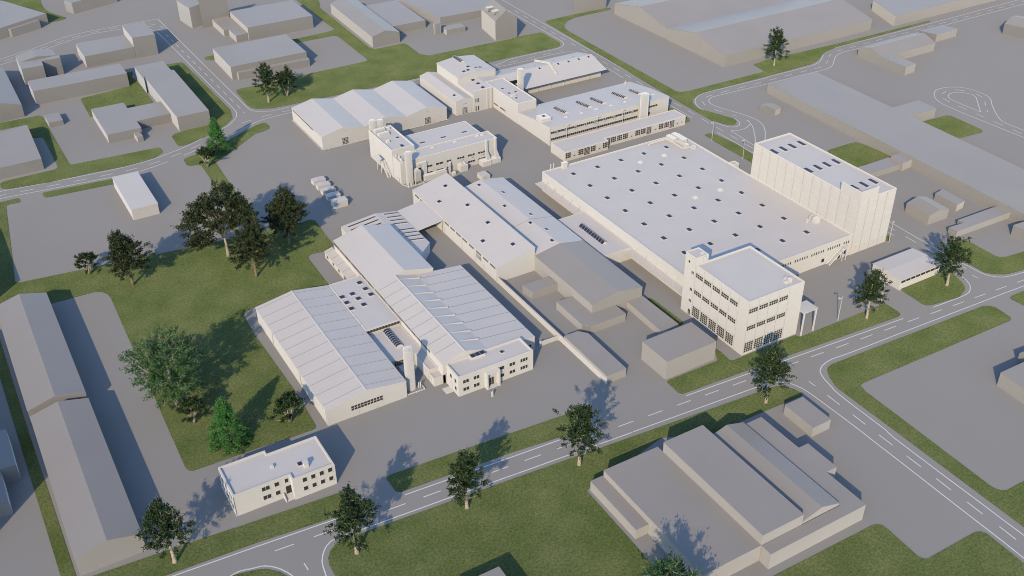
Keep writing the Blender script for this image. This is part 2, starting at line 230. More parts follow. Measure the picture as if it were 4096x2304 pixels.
LAWNS = [
 ('lawn behind the shaded top left warehouse',[(47.5,705.5),(47.6,707.3),(47.9,708.3),(48.6,708.6),(49.6,708.2),(50.9,707.0),(69.4,688.1),(69.6,687.8),(69.8,687.5),(69.9,687.2),(70.0,686.9),(70.0,686.5),(69.1,677.0),(68.6,668.6),(69.4,658.3),(69.4,658.1),(69.4,658.0),(69.4,657.9),(69.5,657.8),(69.5,657.6),(76.2,642.0),(76.3,641.8),(76.3,641.7),(76.3,641.5),(76.4,641.4),(76.4,641.2),(76.4,640.3),(76.3,639.9),(76.2,639.6),(76.1,639.4),(75.8,639.2),(75.5,639.0),(71.5,637.4),(71.2,637.3),(71.0,637.3),(70.7,637.3),(70.5,637.3),(70.2,637.4),(62.6,639.6),(62.3,639.7),(62.0,639.9),(61.8,640.1),(61.6,640.3),(61.4,640.6),(49.5,663.4),(49.5,663.6),(49.4,663.7),(49.4,663.9),(49.4,664.1),(49.3,664.2)]),
 ('short lawn tongue left of the annexed warehouse',[(126.1,533.6),(126.0,533.9),(126.0,534.1),(126.1,534.4),(126.2,534.6),(126.3,534.9),(126.5,535.4),(126.7,535.6),(126.9,535.9),(127.2,536.0),(127.5,536.2),(127.8,536.2),(135.2,536.6),(135.8,536.5),(136.4,536.4),(136.8,536.0),(137.1,535.5),(137.2,534.8),(137.5,532.4),(137.5,531.6),(137.3,531.0),(136.9,530.6),(136.4,530.3),(135.6,530.2),(130.0,529.9),(129.8,529.9),(129.6,529.9),(129.5,529.9),(129.3,530.0),(129.1,530.0),(127.5,530.7),(127.1,530.9),(126.8,531.1),(126.6,531.4),(126.4,531.8),(126.3,532.2)]),
 ('shaded roadside lawn along the long stepped building',[(104.4,534.8),(104.6,535.4),(105.0,535.9),(105.4,536.2),(106.0,536.4),(106.7,536.4),(112.9,535.4),(113.5,535.3),(113.9,535.0),(114.3,534.6),(114.5,534.1),(114.6,533.5),(116.7,462.0),(116.7,461.9),(116.7,461.8),(116.7,461.7),(116.7,461.6),(116.6,461.5),(114.7,452.9),(114.7,452.7),(114.6,452.5),(114.5,452.3),(114.4,452.2),(114.3,452.0),(109.6,446.6),(109.5,446.5),(109.4,446.4),(109.3,446.3),(109.2,446.2),(109.1,446.2),(98.6,439.5),(98.5,439.4),(98.5,439.4),(98.4,439.3),(98.3,439.3),(98.3,439.3),(88.8,435.6),(88.7,435.6),(88.6,435.6),(88.5,435.6),(88.5,435.5),(88.4,435.5),(86.9,435.3),(86.5,435.2),(86.2,435.3),(86.0,435.4),(85.7,435.6),(85.5,435.8),(85.2,436.2),(85.0,436.4),(84.9,436.7),(84.8,436.9),(84.7,437.2),(84.7,437.5),(84.8,446.6),(84.8,446.9),(84.9,447.2),(85.0,447.4),(85.2,447.7),(85.3,447.9),(86.5,449.2),(86.7,449.4),(86.9,449.6),(87.2,449.7),(87.4,449.8),(87.7,449.8),(94.2,450.8),(94.8,450.9),(95.3,451.2),(95.7,451.7),(95.8,452.2),(95.9,452.9),(93.7,483.9),(93.7,484.0),(93.7,484.1),(93.7,484.2),(93.7,484.4),(93.7,484.5)]),
 ('courtyard lawn between the long plain building and the L shaped building',[(60.4,514.0),(59.7,513.9),(59.3,513.6),(58.9,513.2),(58.7,512.7),(58.6,512.0),(58.1,490.1),(58.1,489.9),(58.1,489.7),(58.2,489.5),(58.2,489.4),(58.3,489.2),(58.6,488.5),(58.8,488.2),(59.0,488.0),(59.3,487.9),(59.6,487.8),(59.9,487.7),(75.9,488.3),(86.1,489.8),(86.7,489.9),(87.2,490.2),(87.5,490.6),(87.8,491.1),(87.8,491.7),(87.9,518.1),(86.8,528.2),(86.8,528.4),(86.8,528.6),(86.8,528.9),(86.9,529.1),(86.9,529.3),(88.3,532.2),(88.3,532.3),(88.4,532.4),(88.4,532.4),(88.4,532.5),(88.4,532.6),(89.0,534.8),(89.1,535.4),(89.0,535.8),(88.8,536.1),(88.3,536.2),(87.7,536.1),(85.1,535.6),(84.6,535.4),(84.2,535.2),(83.8,534.9),(83.6,534.4),(83.5,533.9),(81.0,518.0),(80.8,517.5),(80.6,517.0),(80.2,516.7),(79.8,516.5),(79.2,516.3)]),
 ('lawn strip with a branch beside the left warehouse, along the left road',[(17.9,502.3),(18.1,502.9),(18.4,503.4),(18.8,503.8),(19.3,503.9),(20.0,504.0),(36.8,503.4),(37.4,503.3),(37.8,503.1),(38.2,502.8),(38.5,502.4),(38.6,501.8),(39.0,499.8),(39.0,499.8),(39.0,499.7),(39.0,499.6),(39.0,499.6),(39.0,499.5),(39.3,471.1),(39.8,443.7),(39.9,443.0),(40.1,442.5),(40.5,442.1),(41.0,441.9),(41.6,441.7),(75.5,439.3),(76.2,439.2),(76.8,438.9),(77.1,438.5),(77.3,438.0),(77.4,437.3),(77.3,434.1),(77.2,433.7),(77.2,433.4),(77.0,433.1),(76.8,432.8),(76.5,432.6),(73.2,430.0),(73.0,429.9),(72.9,429.8),(72.7,429.7),(72.5,429.6),(72.3,429.6),(61.6,428.0),(61.5,428.0),(61.4,428.0),(61.3,428.0),(61.2,428.0),(61.1,428.0),(45.2,429.4),(29.4,429.7),(29.4,429.7),(29.3,429.7),(29.3,429.7),(29.2,429.7),(29.1,429.7),(14.6,432.1),(14.4,432.2),(14.3,432.2),(14.1,432.3),(13.9,432.4),(13.8,432.5),(11.9,433.9),(11.6,434.2),(11.3,434.5),(11.2,434.9),(11.1,435.3),(11.1,435.7),(11.5,438.9),(11.6,439.3),(11.8,439.6),(12.0,439.9),(12.2,440.1),(12.6,440.2),(13.6,440.5),(13.7,440.6),(13.8,440.6),(13.9,440.6),(14.1,440.6),(14.2,440.6),(32.6,440.8),(33.0,440.8),(33.4,440.9),(33.7,441.1),(34.0,441.4),(34.3,441.7),(34.8,442.6),(34.9,442.8),(34.9,443.0),(35.0,443.2),(35.0,443.4),(35.0,443.6),(35.1,469.0),(35.0,476.1),(34.9,476.7),(34.7,477.1),(34.4,477.5),(34.0,477.8),(33.4,477.9),(32.3,478.1),(31.9,478.2),(31.6,478.4),(31.3,478.6),(31.0,478.9),(30.8,479.3),(27.2,487.9),(27.1,488.2),(27.0,488.4),(26.8,488.6),(26.6,488.7),(26.4,488.9),(18.0,494.1),(17.6,494.4),(17.3,494.7),(17.1,495.1),(17.0,495.6),(17.0,496.1)]),
 ('narrow lawn strip partly behind the white windowless box',[(24.9,420.3),(24.9,420.5),(25.0,420.7),(25.1,420.8),(25.2,421.0),(25.3,421.1),(25.5,421.2),(25.6,421.3),(25.8,421.4),(26.0,421.4),(26.2,421.5),(26.4,421.5),(51.2,419.2),(51.7,419.1),(52.2,418.9),(52.5,418.6),(52.8,418.1),(53.0,417.6),(53.2,416.1),(53.2,415.3),(53.1,414.7),(52.7,414.3),(52.1,414.1),(51.3,414.1),(26.8,416.2),(26.1,416.3),(25.6,416.6),(25.2,416.9),(25.0,417.5),(24.9,418.1)]),
 ('great lawn with large trees left of the white factory',[(6.2,420.4),(6.5,421.0),(6.7,421.4),(7.1,421.7),(7.6,421.9),(8.2,422.0),(14.7,422.0),(15.1,421.9),(15.5,421.8),(15.8,421.5),(16.0,421.1),(16.1,420.6),(16.1,419.3),(16.1,419.1),(16.1,418.9),(16.1,418.7),(16.0,418.5),(15.9,418.3),(15.8,418.1),(15.7,418.0),(15.5,417.9),(15.4,417.8),(15.2,417.8),(15.0,417.8),(11.9,418.2),(11.6,418.2),(11.3,418.1),(11.1,418.0),(10.9,417.8),(10.8,417.6),(10.4,416.9),(10.4,416.8),(10.3,416.6),(10.3,416.5),(10.3,416.4),(10.3,416.2),(4.5,357.1),(4.5,356.4),(4.7,355.9),(5.0,355.4),(5.5,355.1),(6.2,355.0),(68.5,346.7),(106.3,343.4),(106.4,343.4),(106.5,343.4),(106.6,343.4),(106.6,343.4),(106.7,343.4),(109.2,343.6),(109.6,343.6),(109.9,343.6),(110.2,343.4),(110.5,343.3),(110.8,343.1),(111.0,342.8),(111.2,342.6),(111.4,342.3),(111.5,342.0),(111.6,341.6),(111.6,341.3),(110.7,322.1),(110.7,321.9),(110.7,321.7),(110.7,321.5),(110.6,321.4),(110.5,321.2),(110.0,320.3),(110.0,320.2),(109.9,320.1),(109.8,320.0),(109.7,319.9),(109.6,319.8),(108.9,319.1),(108.6,318.9),(108.3,318.7),(108.0,318.6),(107.7,318.6),(107.4,318.6),(101.4,319.0),(101.1,319.0),(100.8,318.9),(100.6,318.8),(100.4,318.7),(100.2,318.5),(99.8,318.0),(99.7,317.9),(99.6,317.8),(99.6,317.6),(99.5,317.4),(99.4,317.3),(99.2,316.5),(99.2,316.4),(99.2,316.3),(99.2,316.2),(99.2,316.2),(99.2,316.1),(98.8,298.1),(99.2,286.4),(99.2,285.2),(98.8,284.5),(98.2,284.1),(97.4,284.1),(96.3,284.5),(71.8,296.4),(71.5,296.6),(71.2,296.6),(70.8,296.6),(70.5,296.6),(70.2,296.4),(69.3,295.9),(69.2,295.9),(69.1,295.8),(69.0,295.8),(68.9,295.7),(68.8,295.6),(67.7,294.6),(67.5,294.3),(67.3,294.1),(67.2,293.8),(67.1,293.6),(67.1,293.3),(67.0,291.7),(66.6,280.1),(67.5,244.7),(66.9,228.7),(66.9,228.6),(66.9,228.4),(66.9,228.3),(66.8,228.1),(66.7,228.0),(66.7,227.8),(66.6,227.7),(66.5,227.6),(66.3,227.5),(66.2,227.5),(66.0,227.4),(65.2,227.3),(57.3,227.4),(48.7,228.0),(31.1,228.3),(30.9,228.3),(30.7,228.4),(30.5,228.5),(30.3,228.6),(30.1,228.7),(30.0,228.9),(29.8,229.1),(29.7,229.3),(29.6,229.5),(29.6,229.7),(29.5,229.9),(29.3,231.3),(29.6,247.9),(31.1,328.4),(31.1,328.5),(31.1,328.5),(31.0,328.6),(31.0,328.7),(31.0,328.7),(30.7,330.9),(30.7,331.1),(30.6,331.2),(30.6,331.4),(30.5,331.6),(30.4,331.7),(29.7,333.0),(29.6,333.1),(29.4,333.3),(29.3,333.4),(29.2,333.6),(29.0,333.7),(27.5,334.6),(27.3,334.7),(27.1,334.8),(26.9,334.8),(26.7,334.9),(26.5,334.9),(12.9,335.2),(12.8,335.2),(12.6,335.2),(12.5,335.2),(12.4,335.3),(12.2,335.3),(0.8,339.7),(0.5,339.8),(0.3,339.9),(0.1,340.1),(-0.1,340.3),(-0.2,340.5),(-8.8,354.9),(-8.9,355.2),(-9.0,355.5),(-9.1,355.8),(-9.1,356.1),(-9.0,356.4)]),
 ('long narrow lawn strip left of the two pitched grey halls',[(-8.3,350.3),(-8.2,350.1),(-8.0,350.0),(-7.9,349.8),(-7.7,349.6),(-7.5,349.5),(-6.3,348.8),(-6.0,348.5),(-5.7,348.2),(-5.5,347.9),(-5.4,347.5),(-5.4,347.1),(-5.6,318.2),(-5.5,269.1),(-4.8,206.4),(-4.8,203.2),(-4.8,202.7),(-5.0,202.3),(-5.2,202.2),(-5.6,202.2),(-6.1,202.4),(-7.1,203.0),(-7.5,203.3),(-7.7,203.6),(-7.9,203.9),(-8.0,204.3),(-8.1,204.7),(-8.1,208.4),(-8.6,271.0),(-8.8,300.5),(-9.5,351.5),(-9.5,351.9),(-9.4,352.2),(-9.3,352.2),(-9.1,352.0),(-8.9,351.6)]),
 ('roadside lawn strip in front of the small white office',[(-2.5,204.3),(18.7,202.9),(39.5,201.2),(64.0,199.4),(64.3,199.3),(64.5,199.3),(64.8,199.2),(65.0,199.0),(65.2,198.9),(65.4,198.7),(65.6,198.5),(65.7,198.3),(65.8,198.0),(65.9,197.8),(65.9,197.5),(65.5,194.9),(65.5,194.8),(65.5,194.6),(65.5,194.5),(65.4,194.4),(65.3,194.2),(64.4,192.5),(64.2,192.1),(63.8,191.8),(63.5,191.6),(63.0,191.4),(62.5,191.4),(58.9,191.7),(36.9,193.8),(13.6,195.1),(8.3,195.4),(8.2,195.5),(8.0,195.5),(7.8,195.6),(7.6,195.6),(7.4,195.7),(-5.2,203.3),(-5.7,203.7),(-5.9,203.9),(-5.9,204.1),(-5.6,204.2),(-5.0,204.3)]),
 ('roadside lawn wedge shaded by street trees in front of the main yard',[(75.3,197.5),(75.3,197.8),(75.4,198.0),(75.5,198.1),(75.6,198.3),(75.8,198.4),(76.2,198.5),(76.4,198.6),(76.5,198.6),(76.7,198.6),(76.9,198.7),(77.1,198.7),(130.2,195.2),(133.3,194.9),(133.8,194.9),(134.1,194.7),(134.4,194.5),(134.6,194.2),(134.8,193.8),(134.9,193.3),(134.9,192.9),(134.9,192.5),(134.8,192.2),(134.6,191.9),(134.2,191.6),(128.0,187.7),(127.8,187.6),(127.5,187.5),(127.3,187.4),(127.0,187.4),(126.8,187.4),(110.0,189.2),(76.7,191.2),(76.5,191.2),(76.3,191.3),(76.2,191.3),(76.0,191.4),(75.9,191.6),(75.8,191.7),(75.7,191.8),(75.6,192.0),(75.5,192.2),(75.4,192.3),(75.4,192.5)]),
 ('roadside lawn below the big grey box and the white office',[(166.6,191.4),(166.6,191.6),(166.7,191.8),(166.8,191.9),(166.9,192.0),(167.1,192.1),(167.6,192.2),(167.7,192.3),(167.8,192.3),(167.9,192.3),(168.0,192.3),(168.1,192.3),(186.2,192.2),(186.3,192.2),(186.4,192.2),(186.6,192.2),(186.7,192.3),(186.8,192.4),(186.9,192.5),(187.0,192.6),(187.1,192.6),(187.2,192.7),(187.2,192.8),(187.3,192.9),(189.8,196.8),(190.1,197.2),(190.3,197.3),(190.4,197.3),(190.6,197.1),(190.6,196.6),(190.7,194.9),(190.7,194.9),(190.7,194.8),(190.7,194.7),(190.7,194.7),(190.7,194.6),(190.3,190.8),(190.3,190.6),(190.3,190.4),(190.4,190.3),(190.4,190.2),(190.6,190.1),(190.7,190.0),(190.9,189.9),(191.0,189.8),(191.2,189.7),(191.3,189.7),(191.5,189.7),(216.7,189.6),(217.0,189.5),(217.2,189.4),(217.3,189.3),(217.4,189.2),(217.5,188.9),(217.6,188.7),(217.7,188.5),(217.8,188.3),(217.9,188.2),(218.1,188.1),(218.3,188.1),(254.1,187.5),(254.8,187.4),(255.4,187.2),(255.8,186.8),(256.0,186.2),(256.0,185.4),(255.9,181.7),(255.9,181.4),(255.8,181.2),(255.8,181.0),(255.7,180.8),(255.5,180.6),(255.3,180.4),(255.2,180.2),(255.0,180.1),(254.8,180.0),(254.6,179.9),(254.3,179.8),(253.5,179.7),(253.4,179.7),(253.3,179.7),(253.2,179.7),(253.2,179.7),(253.1,179.7),(209.4,182.5),(167.8,184.8),(167.6,184.8),(167.4,184.8),(167.2,184.9),(167.1,185.0),(166.9,185.2),(166.8,185.3),(166.7,185.4),(166.6,185.6),(166.5,185.8),(166.4,186.0),(166.4,186.2)]),
 ('thin shaded lawn strip beside the low strip building',[(188.9,231.1),(188.9,231.3),(189.0,231.4),(189.1,231.6),(189.2,231.6),(189.4,231.6),(189.6,231.6),(189.8,231.6),(190.0,231.5),(190.1,231.4),(190.2,231.3),(190.2,231.1),(190.4,229.7),(190.8,214.9),(190.8,214.5),(190.7,214.1),(190.5,213.9),(190.2,213.6),(189.8,213.5),(189.4,213.3),(189.0,213.3),(188.7,213.3),(188.4,213.4),(188.2,213.7),(188.1,214.1),(187.5,216.2),(187.5,216.3),(187.5,216.5),(187.5,216.6),(187.5,216.8),(187.5,216.9)]),
 ('rounded lawn around the white low garage',[(289.5,195.5),(289.9,195.5),(290.2,195.4),(290.5,195.3),(290.7,195.0),(290.9,194.6),(291.1,193.4),(291.2,193.3),(291.2,193.2),(291.2,193.1),(291.2,192.9),(291.2,192.8),(290.8,189.1),(290.8,189.0),(290.8,188.9),(290.8,188.8),(290.7,188.7),(290.7,188.6),(288.8,182.7),(288.7,182.5),(288.7,182.4),(288.6,182.3),(288.6,182.2),(288.5,182.1),(287.1,180.2),(287.0,180.1),(286.9,179.9),(286.8,179.8),(286.7,179.7),(286.5,179.6),(285.2,178.9),(285.2,178.8),(285.1,178.8),(285.0,178.8),(284.9,178.7),(284.9,178.7),(281.1,177.3),(280.9,177.3),(280.7,177.2),(280.5,177.2),(280.3,177.2),(280.1,177.2),(269.0,178.6),(268.9,178.6),(268.8,178.6),(268.7,178.6),(268.6,178.7),(268.5,178.7),(267.6,179.1),(267.4,179.2),(267.2,179.3),(267.1,179.4),(266.9,179.6),(266.9,179.8),(266.7,180.0),(266.6,180.2),(266.6,180.4),(266.6,180.6),(266.5,180.8),(266.5,181.0),(266.9,189.6),(267.0,189.8),(267.0,190.0),(267.1,190.2),(267.2,190.4),(267.3,190.6),(267.7,191.2),(267.9,191.4),(268.1,191.7),(268.4,191.8),(268.7,191.9),(269.0,192.0),(278.6,193.7)]),
 ('lawn inside the road bend right of the white garage',[(311.3,202.5),(311.6,202.7),(311.8,202.7),(312.1,202.7),(312.3,202.5),(312.6,202.3),(312.9,201.8),(313.1,201.6),(313.2,201.4),(313.3,201.2),(313.3,201.0),(313.4,200.8),(313.6,199.5),(313.6,199.4),(313.6,199.4),(313.6,199.3),(313.6,199.3),(313.6,199.2),(313.4,188.8),(313.4,188.6),(313.4,188.4),(313.5,188.2),(313.6,188.0),(313.7,187.8),(313.9,187.4),(314.0,187.2),(314.2,187.0),(314.4,186.8),(314.6,186.7),(314.9,186.6),(316.1,186.0),(316.2,186.0),(316.3,186.0),(316.4,185.9),(316.5,185.9),(316.6,185.9),(326.9,184.8),(335.1,183.4),(336.7,183.0),(337.6,182.4),(337.7,181.7),(337.2,180.8),(336.0,179.8),(329.0,174.8),(328.7,174.6),(328.4,174.5),(328.1,174.4),(327.8,174.4),(327.5,174.4),(316.1,176.6),(306.8,178.1),(306.6,178.2),(306.5,178.2),(306.3,178.3),(306.2,178.3),(306.0,178.4),(302.9,180.5),(302.8,180.5),(302.7,180.6),(302.6,180.7),(302.5,180.8),(302.4,180.9),(301.2,182.4),(301.0,182.6),(300.9,182.8),(300.8,183.1),(300.8,183.3),(300.7,183.6),(300.7,191.8),(300.7,192.0),(300.7,192.2),(300.8,192.4),(300.8,192.6),(300.9,192.7),(302.8,196.4),(302.9,196.6),(303.0,196.8),(303.1,196.9),(303.3,197.1),(303.4,197.2)]),
 ('lawn corner cut by the right edge',[(294.8,167.7),(294.9,167.8),(295.0,167.9),(295.2,168.0),(295.3,168.1),(295.5,168.1),(295.9,168.2),(296.0,168.2),(296.1,168.2),(296.2,168.3),(296.3,168.3),(296.4,168.3),(305.0,168.1),(306.3,167.9),(307.1,167.5),(307.4,166.9),(307.2,166.0),(306.6,164.9),(303.1,160.1),(302.9,159.9),(302.7,159.7),(302.5,159.6),(302.2,159.4),(301.9,159.3),(297.0,158.2),(296.4,158.2),(295.8,158.3),(295.4,158.6),(295.2,159.0),(295.0,159.7),(294.8,162.2),(294.5,166.7),(294.5,166.9),(294.5,167.1),(294.6,167.2),(294.6,167.4),(294.7,167.5)]),
 ('wide lawn with a long side strip right of the road junction',[(216.2,172.2),(216.3,172.2),(216.4,172.2),(216.5,172.2),(216.6,172.2),(216.6,172.2),(282.0,169.3),(282.1,169.3),(282.2,169.3),(282.3,169.3),(282.5,169.3),(282.6,169.2),(283.9,168.7),(284.1,168.7),(284.2,168.6),(284.4,168.5),(284.5,168.4),(284.6,168.2),(285.2,167.6),(285.4,167.3),(285.6,167.1),(285.7,166.8),(285.8,166.4),(285.8,166.1),(285.3,160.9),(285.3,160.8),(285.3,160.6),(285.2,160.4),(285.1,160.2),(285.0,160.1),(284.9,159.9),(284.8,159.8),(284.7,159.6),(284.6,159.5),(284.4,159.4),(284.2,159.3),(283.7,159.1),(283.6,159.1),(283.4,159.0),(283.3,159.0),(283.1,159.0),(282.9,159.0),(217.8,160.5),(217.7,160.5),(217.6,160.5),(217.6,160.5),(217.5,160.5),(217.4,160.5),(216.9,160.4),(216.7,160.4),(216.6,160.3),(216.4,160.3),(216.3,160.2),(216.2,160.1),(216.0,160.0),(215.9,159.9),(215.8,159.7),(215.7,159.6),(215.7,159.4),(215.6,159.3),(215.1,157.3),(215.0,157.2),(215.0,157.1),(215.0,157.0),(215.0,156.9),(215.0,156.8),(214.4,136.2),(213.6,111.5),(213.6,111.4),(213.6,111.2),(213.6,111.1),(213.6,111.0),(213.6,110.9),(214.0,109.6),(214.1,109.3),(214.3,109.1),(214.4,108.8),(214.6,108.7),(214.8,108.5),(215.3,108.2),(215.5,108.1),(215.7,108.0),(215.9,107.9),(216.1,107.9),(216.3,107.9),(222.8,107.8),(228.1,107.7),(229.3,107.5),(230.0,107.2),(230.1,106.8),(229.7,106.1),(228.8,105.3),(210.5,91.9),(209.7,91.4),(209.1,91.3),(208.6,91.5),(208.4,92.1),(208.3,93.0),(208.4,96.9),(208.8,139.6),(209.0,162.8),(209.0,163.0),(209.0,163.1),(209.1,163.2),(209.1,163.4),(209.1,163.5),(210.7,167.6),(210.7,167.7),(210.7,167.8),(210.8,167.8),(210.8,167.9),(210.8,168.0),(212.4,170.4),(212.5,170.5),(212.6,170.7),(212.7,170.8),(212.8,170.9),(212.9,171.0),(213.8,171.6),(213.9,171.7),(214.1,171.8),(214.2,171.8),(214.4,171.9),(214.6,171.9)]),
 ('big lawn between the main road and the lower right grey halls',[(50.0,171.7),(50.1,171.8),(50.1,171.9),(50.1,171.9),(50.1,172.0),(50.1,172.1),(50.2,177.4),(50.2,177.5),(50.2,177.6),(50.2,177.7),(50.3,177.8),(50.3,177.9),(50.7,179.3),(50.7,179.4),(50.8,179.6),(50.8,179.7),(50.9,179.8),(51.0,179.9),(51.9,181.2),(52.0,181.3),(52.0,181.4),(52.1,181.6),(52.2,181.6),(52.4,181.7),(53.8,182.7),(53.9,182.8),(54.1,182.9),(54.2,183.0),(54.4,183.0),(54.6,183.0),(56.0,183.3),(56.1,183.3),(56.1,183.3),(56.2,183.3),(56.3,183.3),(56.4,183.3),(104.6,180.0),(147.5,176.7),(190.8,173.4),(193.4,173.0),(193.7,173.0),(193.9,172.9),(194.1,172.8),(194.3,172.7),(194.4,172.6),(195.6,171.6),(195.7,171.6),(195.8,171.5),(195.8,171.4),(195.9,171.3),(196.0,171.2),(197.0,169.8),(197.1,169.7),(197.2,169.6),(197.2,169.4),(197.3,169.3),(197.3,169.2),(198.0,166.8),(198.0,166.7),(198.0,166.5),(197.9,166.3),(197.9,166.2),(197.8,166.0),(197.6,165.9),(197.5,165.8),(197.3,165.7),(197.2,165.6),(197.0,165.6),(196.8,165.6),(184.1,166.0),(164.2,166.3),(164.1,166.3),(163.9,166.3),(163.8,166.3),(163.6,166.4),(163.5,166.4),(150.2,172.2),(149.9,172.2),(149.7,172.3),(149.4,172.3),(149.2,172.3),(148.9,172.3),(132.9,168.6),(121.4,166.3),(120.2,166.1),(120.1,166.1),(120.0,166.1),(119.9,166.0),(119.8,165.9),(119.8,165.8),(119.7,165.7),(119.6,165.6),(119.6,165.5),(119.6,165.4),(119.5,165.3),(119.5,165.1),(119.2,143.0),(118.8,130.8),(118.7,129.6),(118.3,128.9),(117.7,128.6),(116.9,128.6),(115.8,129.1),(50.6,167.7),(50.2,168.0),(49.9,168.3),(49.7,168.8),(49.6,169.2),(49.7,169.8)]),
 ('rounded lawn corner at the bottom edge beside the side road',[(27.5,186.4),(27.8,186.5),(28.0,186.5),(28.2,186.5),(28.4,186.5),(28.6,186.5),(33.8,185.3),(33.9,185.3),(33.9,185.2),(34.0,185.2),(34.1,185.2),(34.1,185.2),(35.8,184.4),(36.0,184.4),(36.1,184.3),(36.2,184.2),(36.3,184.1),(36.5,184.0),(38.4,182.0),(38.5,181.9),(38.6,181.8),(38.7,181.8),(38.7,181.7),(38.8,181.6),(40.0,179.2),(40.1,179.1),(40.1,179.0),(40.2,178.9),(40.2,178.8),(40.2,178.7),(40.6,176.6),(40.7,176.0),(40.6,175.6),(40.3,175.5),(40.0,175.5),(39.4,175.8),(25.5,184.2),(25.0,184.5),(24.7,184.9),(24.8,185.2),(25.1,185.5),(25.6,185.8)]),
 ('lawn with two paved bays in the lower right corner',[(142.4,117.9),(175.8,117.4),(176.0,117.4),(176.2,117.3),(176.4,117.3),(176.6,117.2),(176.8,117.1),(177.1,116.9),(177.3,116.8),(177.4,116.6),(177.6,116.4),(177.7,116.2),(177.8,116.0),(177.9,115.2),(178.0,115.1),(178.0,115.0),(178.0,114.9),(178.0,114.8),(178.0,114.7),(177.5,104.5),(177.5,104.3),(177.5,104.2),(177.5,104.1),(177.6,103.9),(177.6,103.8),(177.7,103.4),(177.8,103.2),(177.9,103.0),(178.0,102.9),(178.2,102.7),(178.3,102.6),(178.6,102.5),(178.7,102.4),(178.9,102.4),(179.1,102.3),(179.3,102.3),(179.5,102.3),(195.8,102.2),(195.9,102.2),(196.1,102.2),(196.2,102.2),(196.4,102.1),(196.5,102.1),(197.1,101.8),(197.3,101.7),(197.5,101.6),(197.7,101.5),(197.8,101.3),(198.0,101.1),(198.1,100.9),(198.2,100.7),(198.3,100.5),(198.4,100.3),(198.4,100.1),(198.4,99.8),(198.1,89.1),(197.5,84.5),(197.4,84.2),(197.3,83.9),(197.2,83.6),(197.0,83.4),(196.7,83.2),(194.0,81.2),(193.6,80.9),(193.1,80.8),(192.7,80.7),(192.2,80.8),(191.8,81.0),(135.7,114.8),(135.4,115.0),(135.2,115.2),(135.0,115.5),(134.8,115.7),(134.7,116.1),(134.6,116.9),(134.5,117.3),(134.6,117.6),(134.8,117.9),(135.1,118.0),(135.5,118.0)]),
 ('narrow lawn strip with lamp posts behind the white tower',[(289.2,322.3),(289.3,322.7),(289.4,323.0),(289.6,323.3),(289.9,323.5),(290.3,323.7),(290.7,323.8),(291.1,323.9),(291.5,323.9),(291.9,323.8),(292.2,323.6),(292.5,323.3),(293.4,322.2),(293.6,322.1),(293.7,321.9),(293.8,321.6),(293.9,321.4),(293.9,321.2),(295.4,309.1),(295.4,309.1),(295.4,309.0),(295.4,308.9),(295.4,308.8),(295.4,308.7),(294.5,296.3),(291.3,219.8),(291.0,217.7),(290.9,217.3),(290.8,217.0),(290.6,216.8),(290.3,216.6),(290.0,216.4),(289.5,216.2),(289.2,216.1),(288.9,216.1),(288.6,216.1),(288.3,216.2),(288.0,216.3),(287.7,216.4),(287.4,216.6),(287.2,216.8),(287.1,217.0),(287.0,217.3),(287.0,217.6),(288.0,281.6),(288.8,291.4),(288.8,313.0)]),
 ('small lawn patch behind the low white workshop',[(292.2,354.3),(292.5,354.6),(292.8,354.8),(293.1,355.0),(293.4,355.0),(293.8,355.1),(294.1,355.1),(294.5,355.0),(294.8,354.9),(295.0,354.7),(295.2,354.4),(295.3,354.1),(295.6,353.0),(295.6,352.9),(295.6,352.7),(295.6,352.6),(295.6,352.5),(295.6,352.4),(294.5,341.2),(294.5,341.1),(294.4,341.0),(294.4,340.8),(294.4,340.7),(294.3,340.6),(293.8,339.5),(293.6,339.3),(293.5,339.1),(293.3,338.9),(293.1,338.8),(292.8,338.6),(292.3,338.4),(292.0,338.3),(291.8,338.2),(291.5,338.2),(291.3,338.2),(291.0,338.3),(289.7,338.6),(289.2,338.8),(288.8,339.0),(288.5,339.4),(288.4,339.8),(288.4,340.4),(288.9,349.5),(289.0,349.8),(289.0,350.0),(289.1,350.2),(289.2,350.4),(289.4,350.6)]),
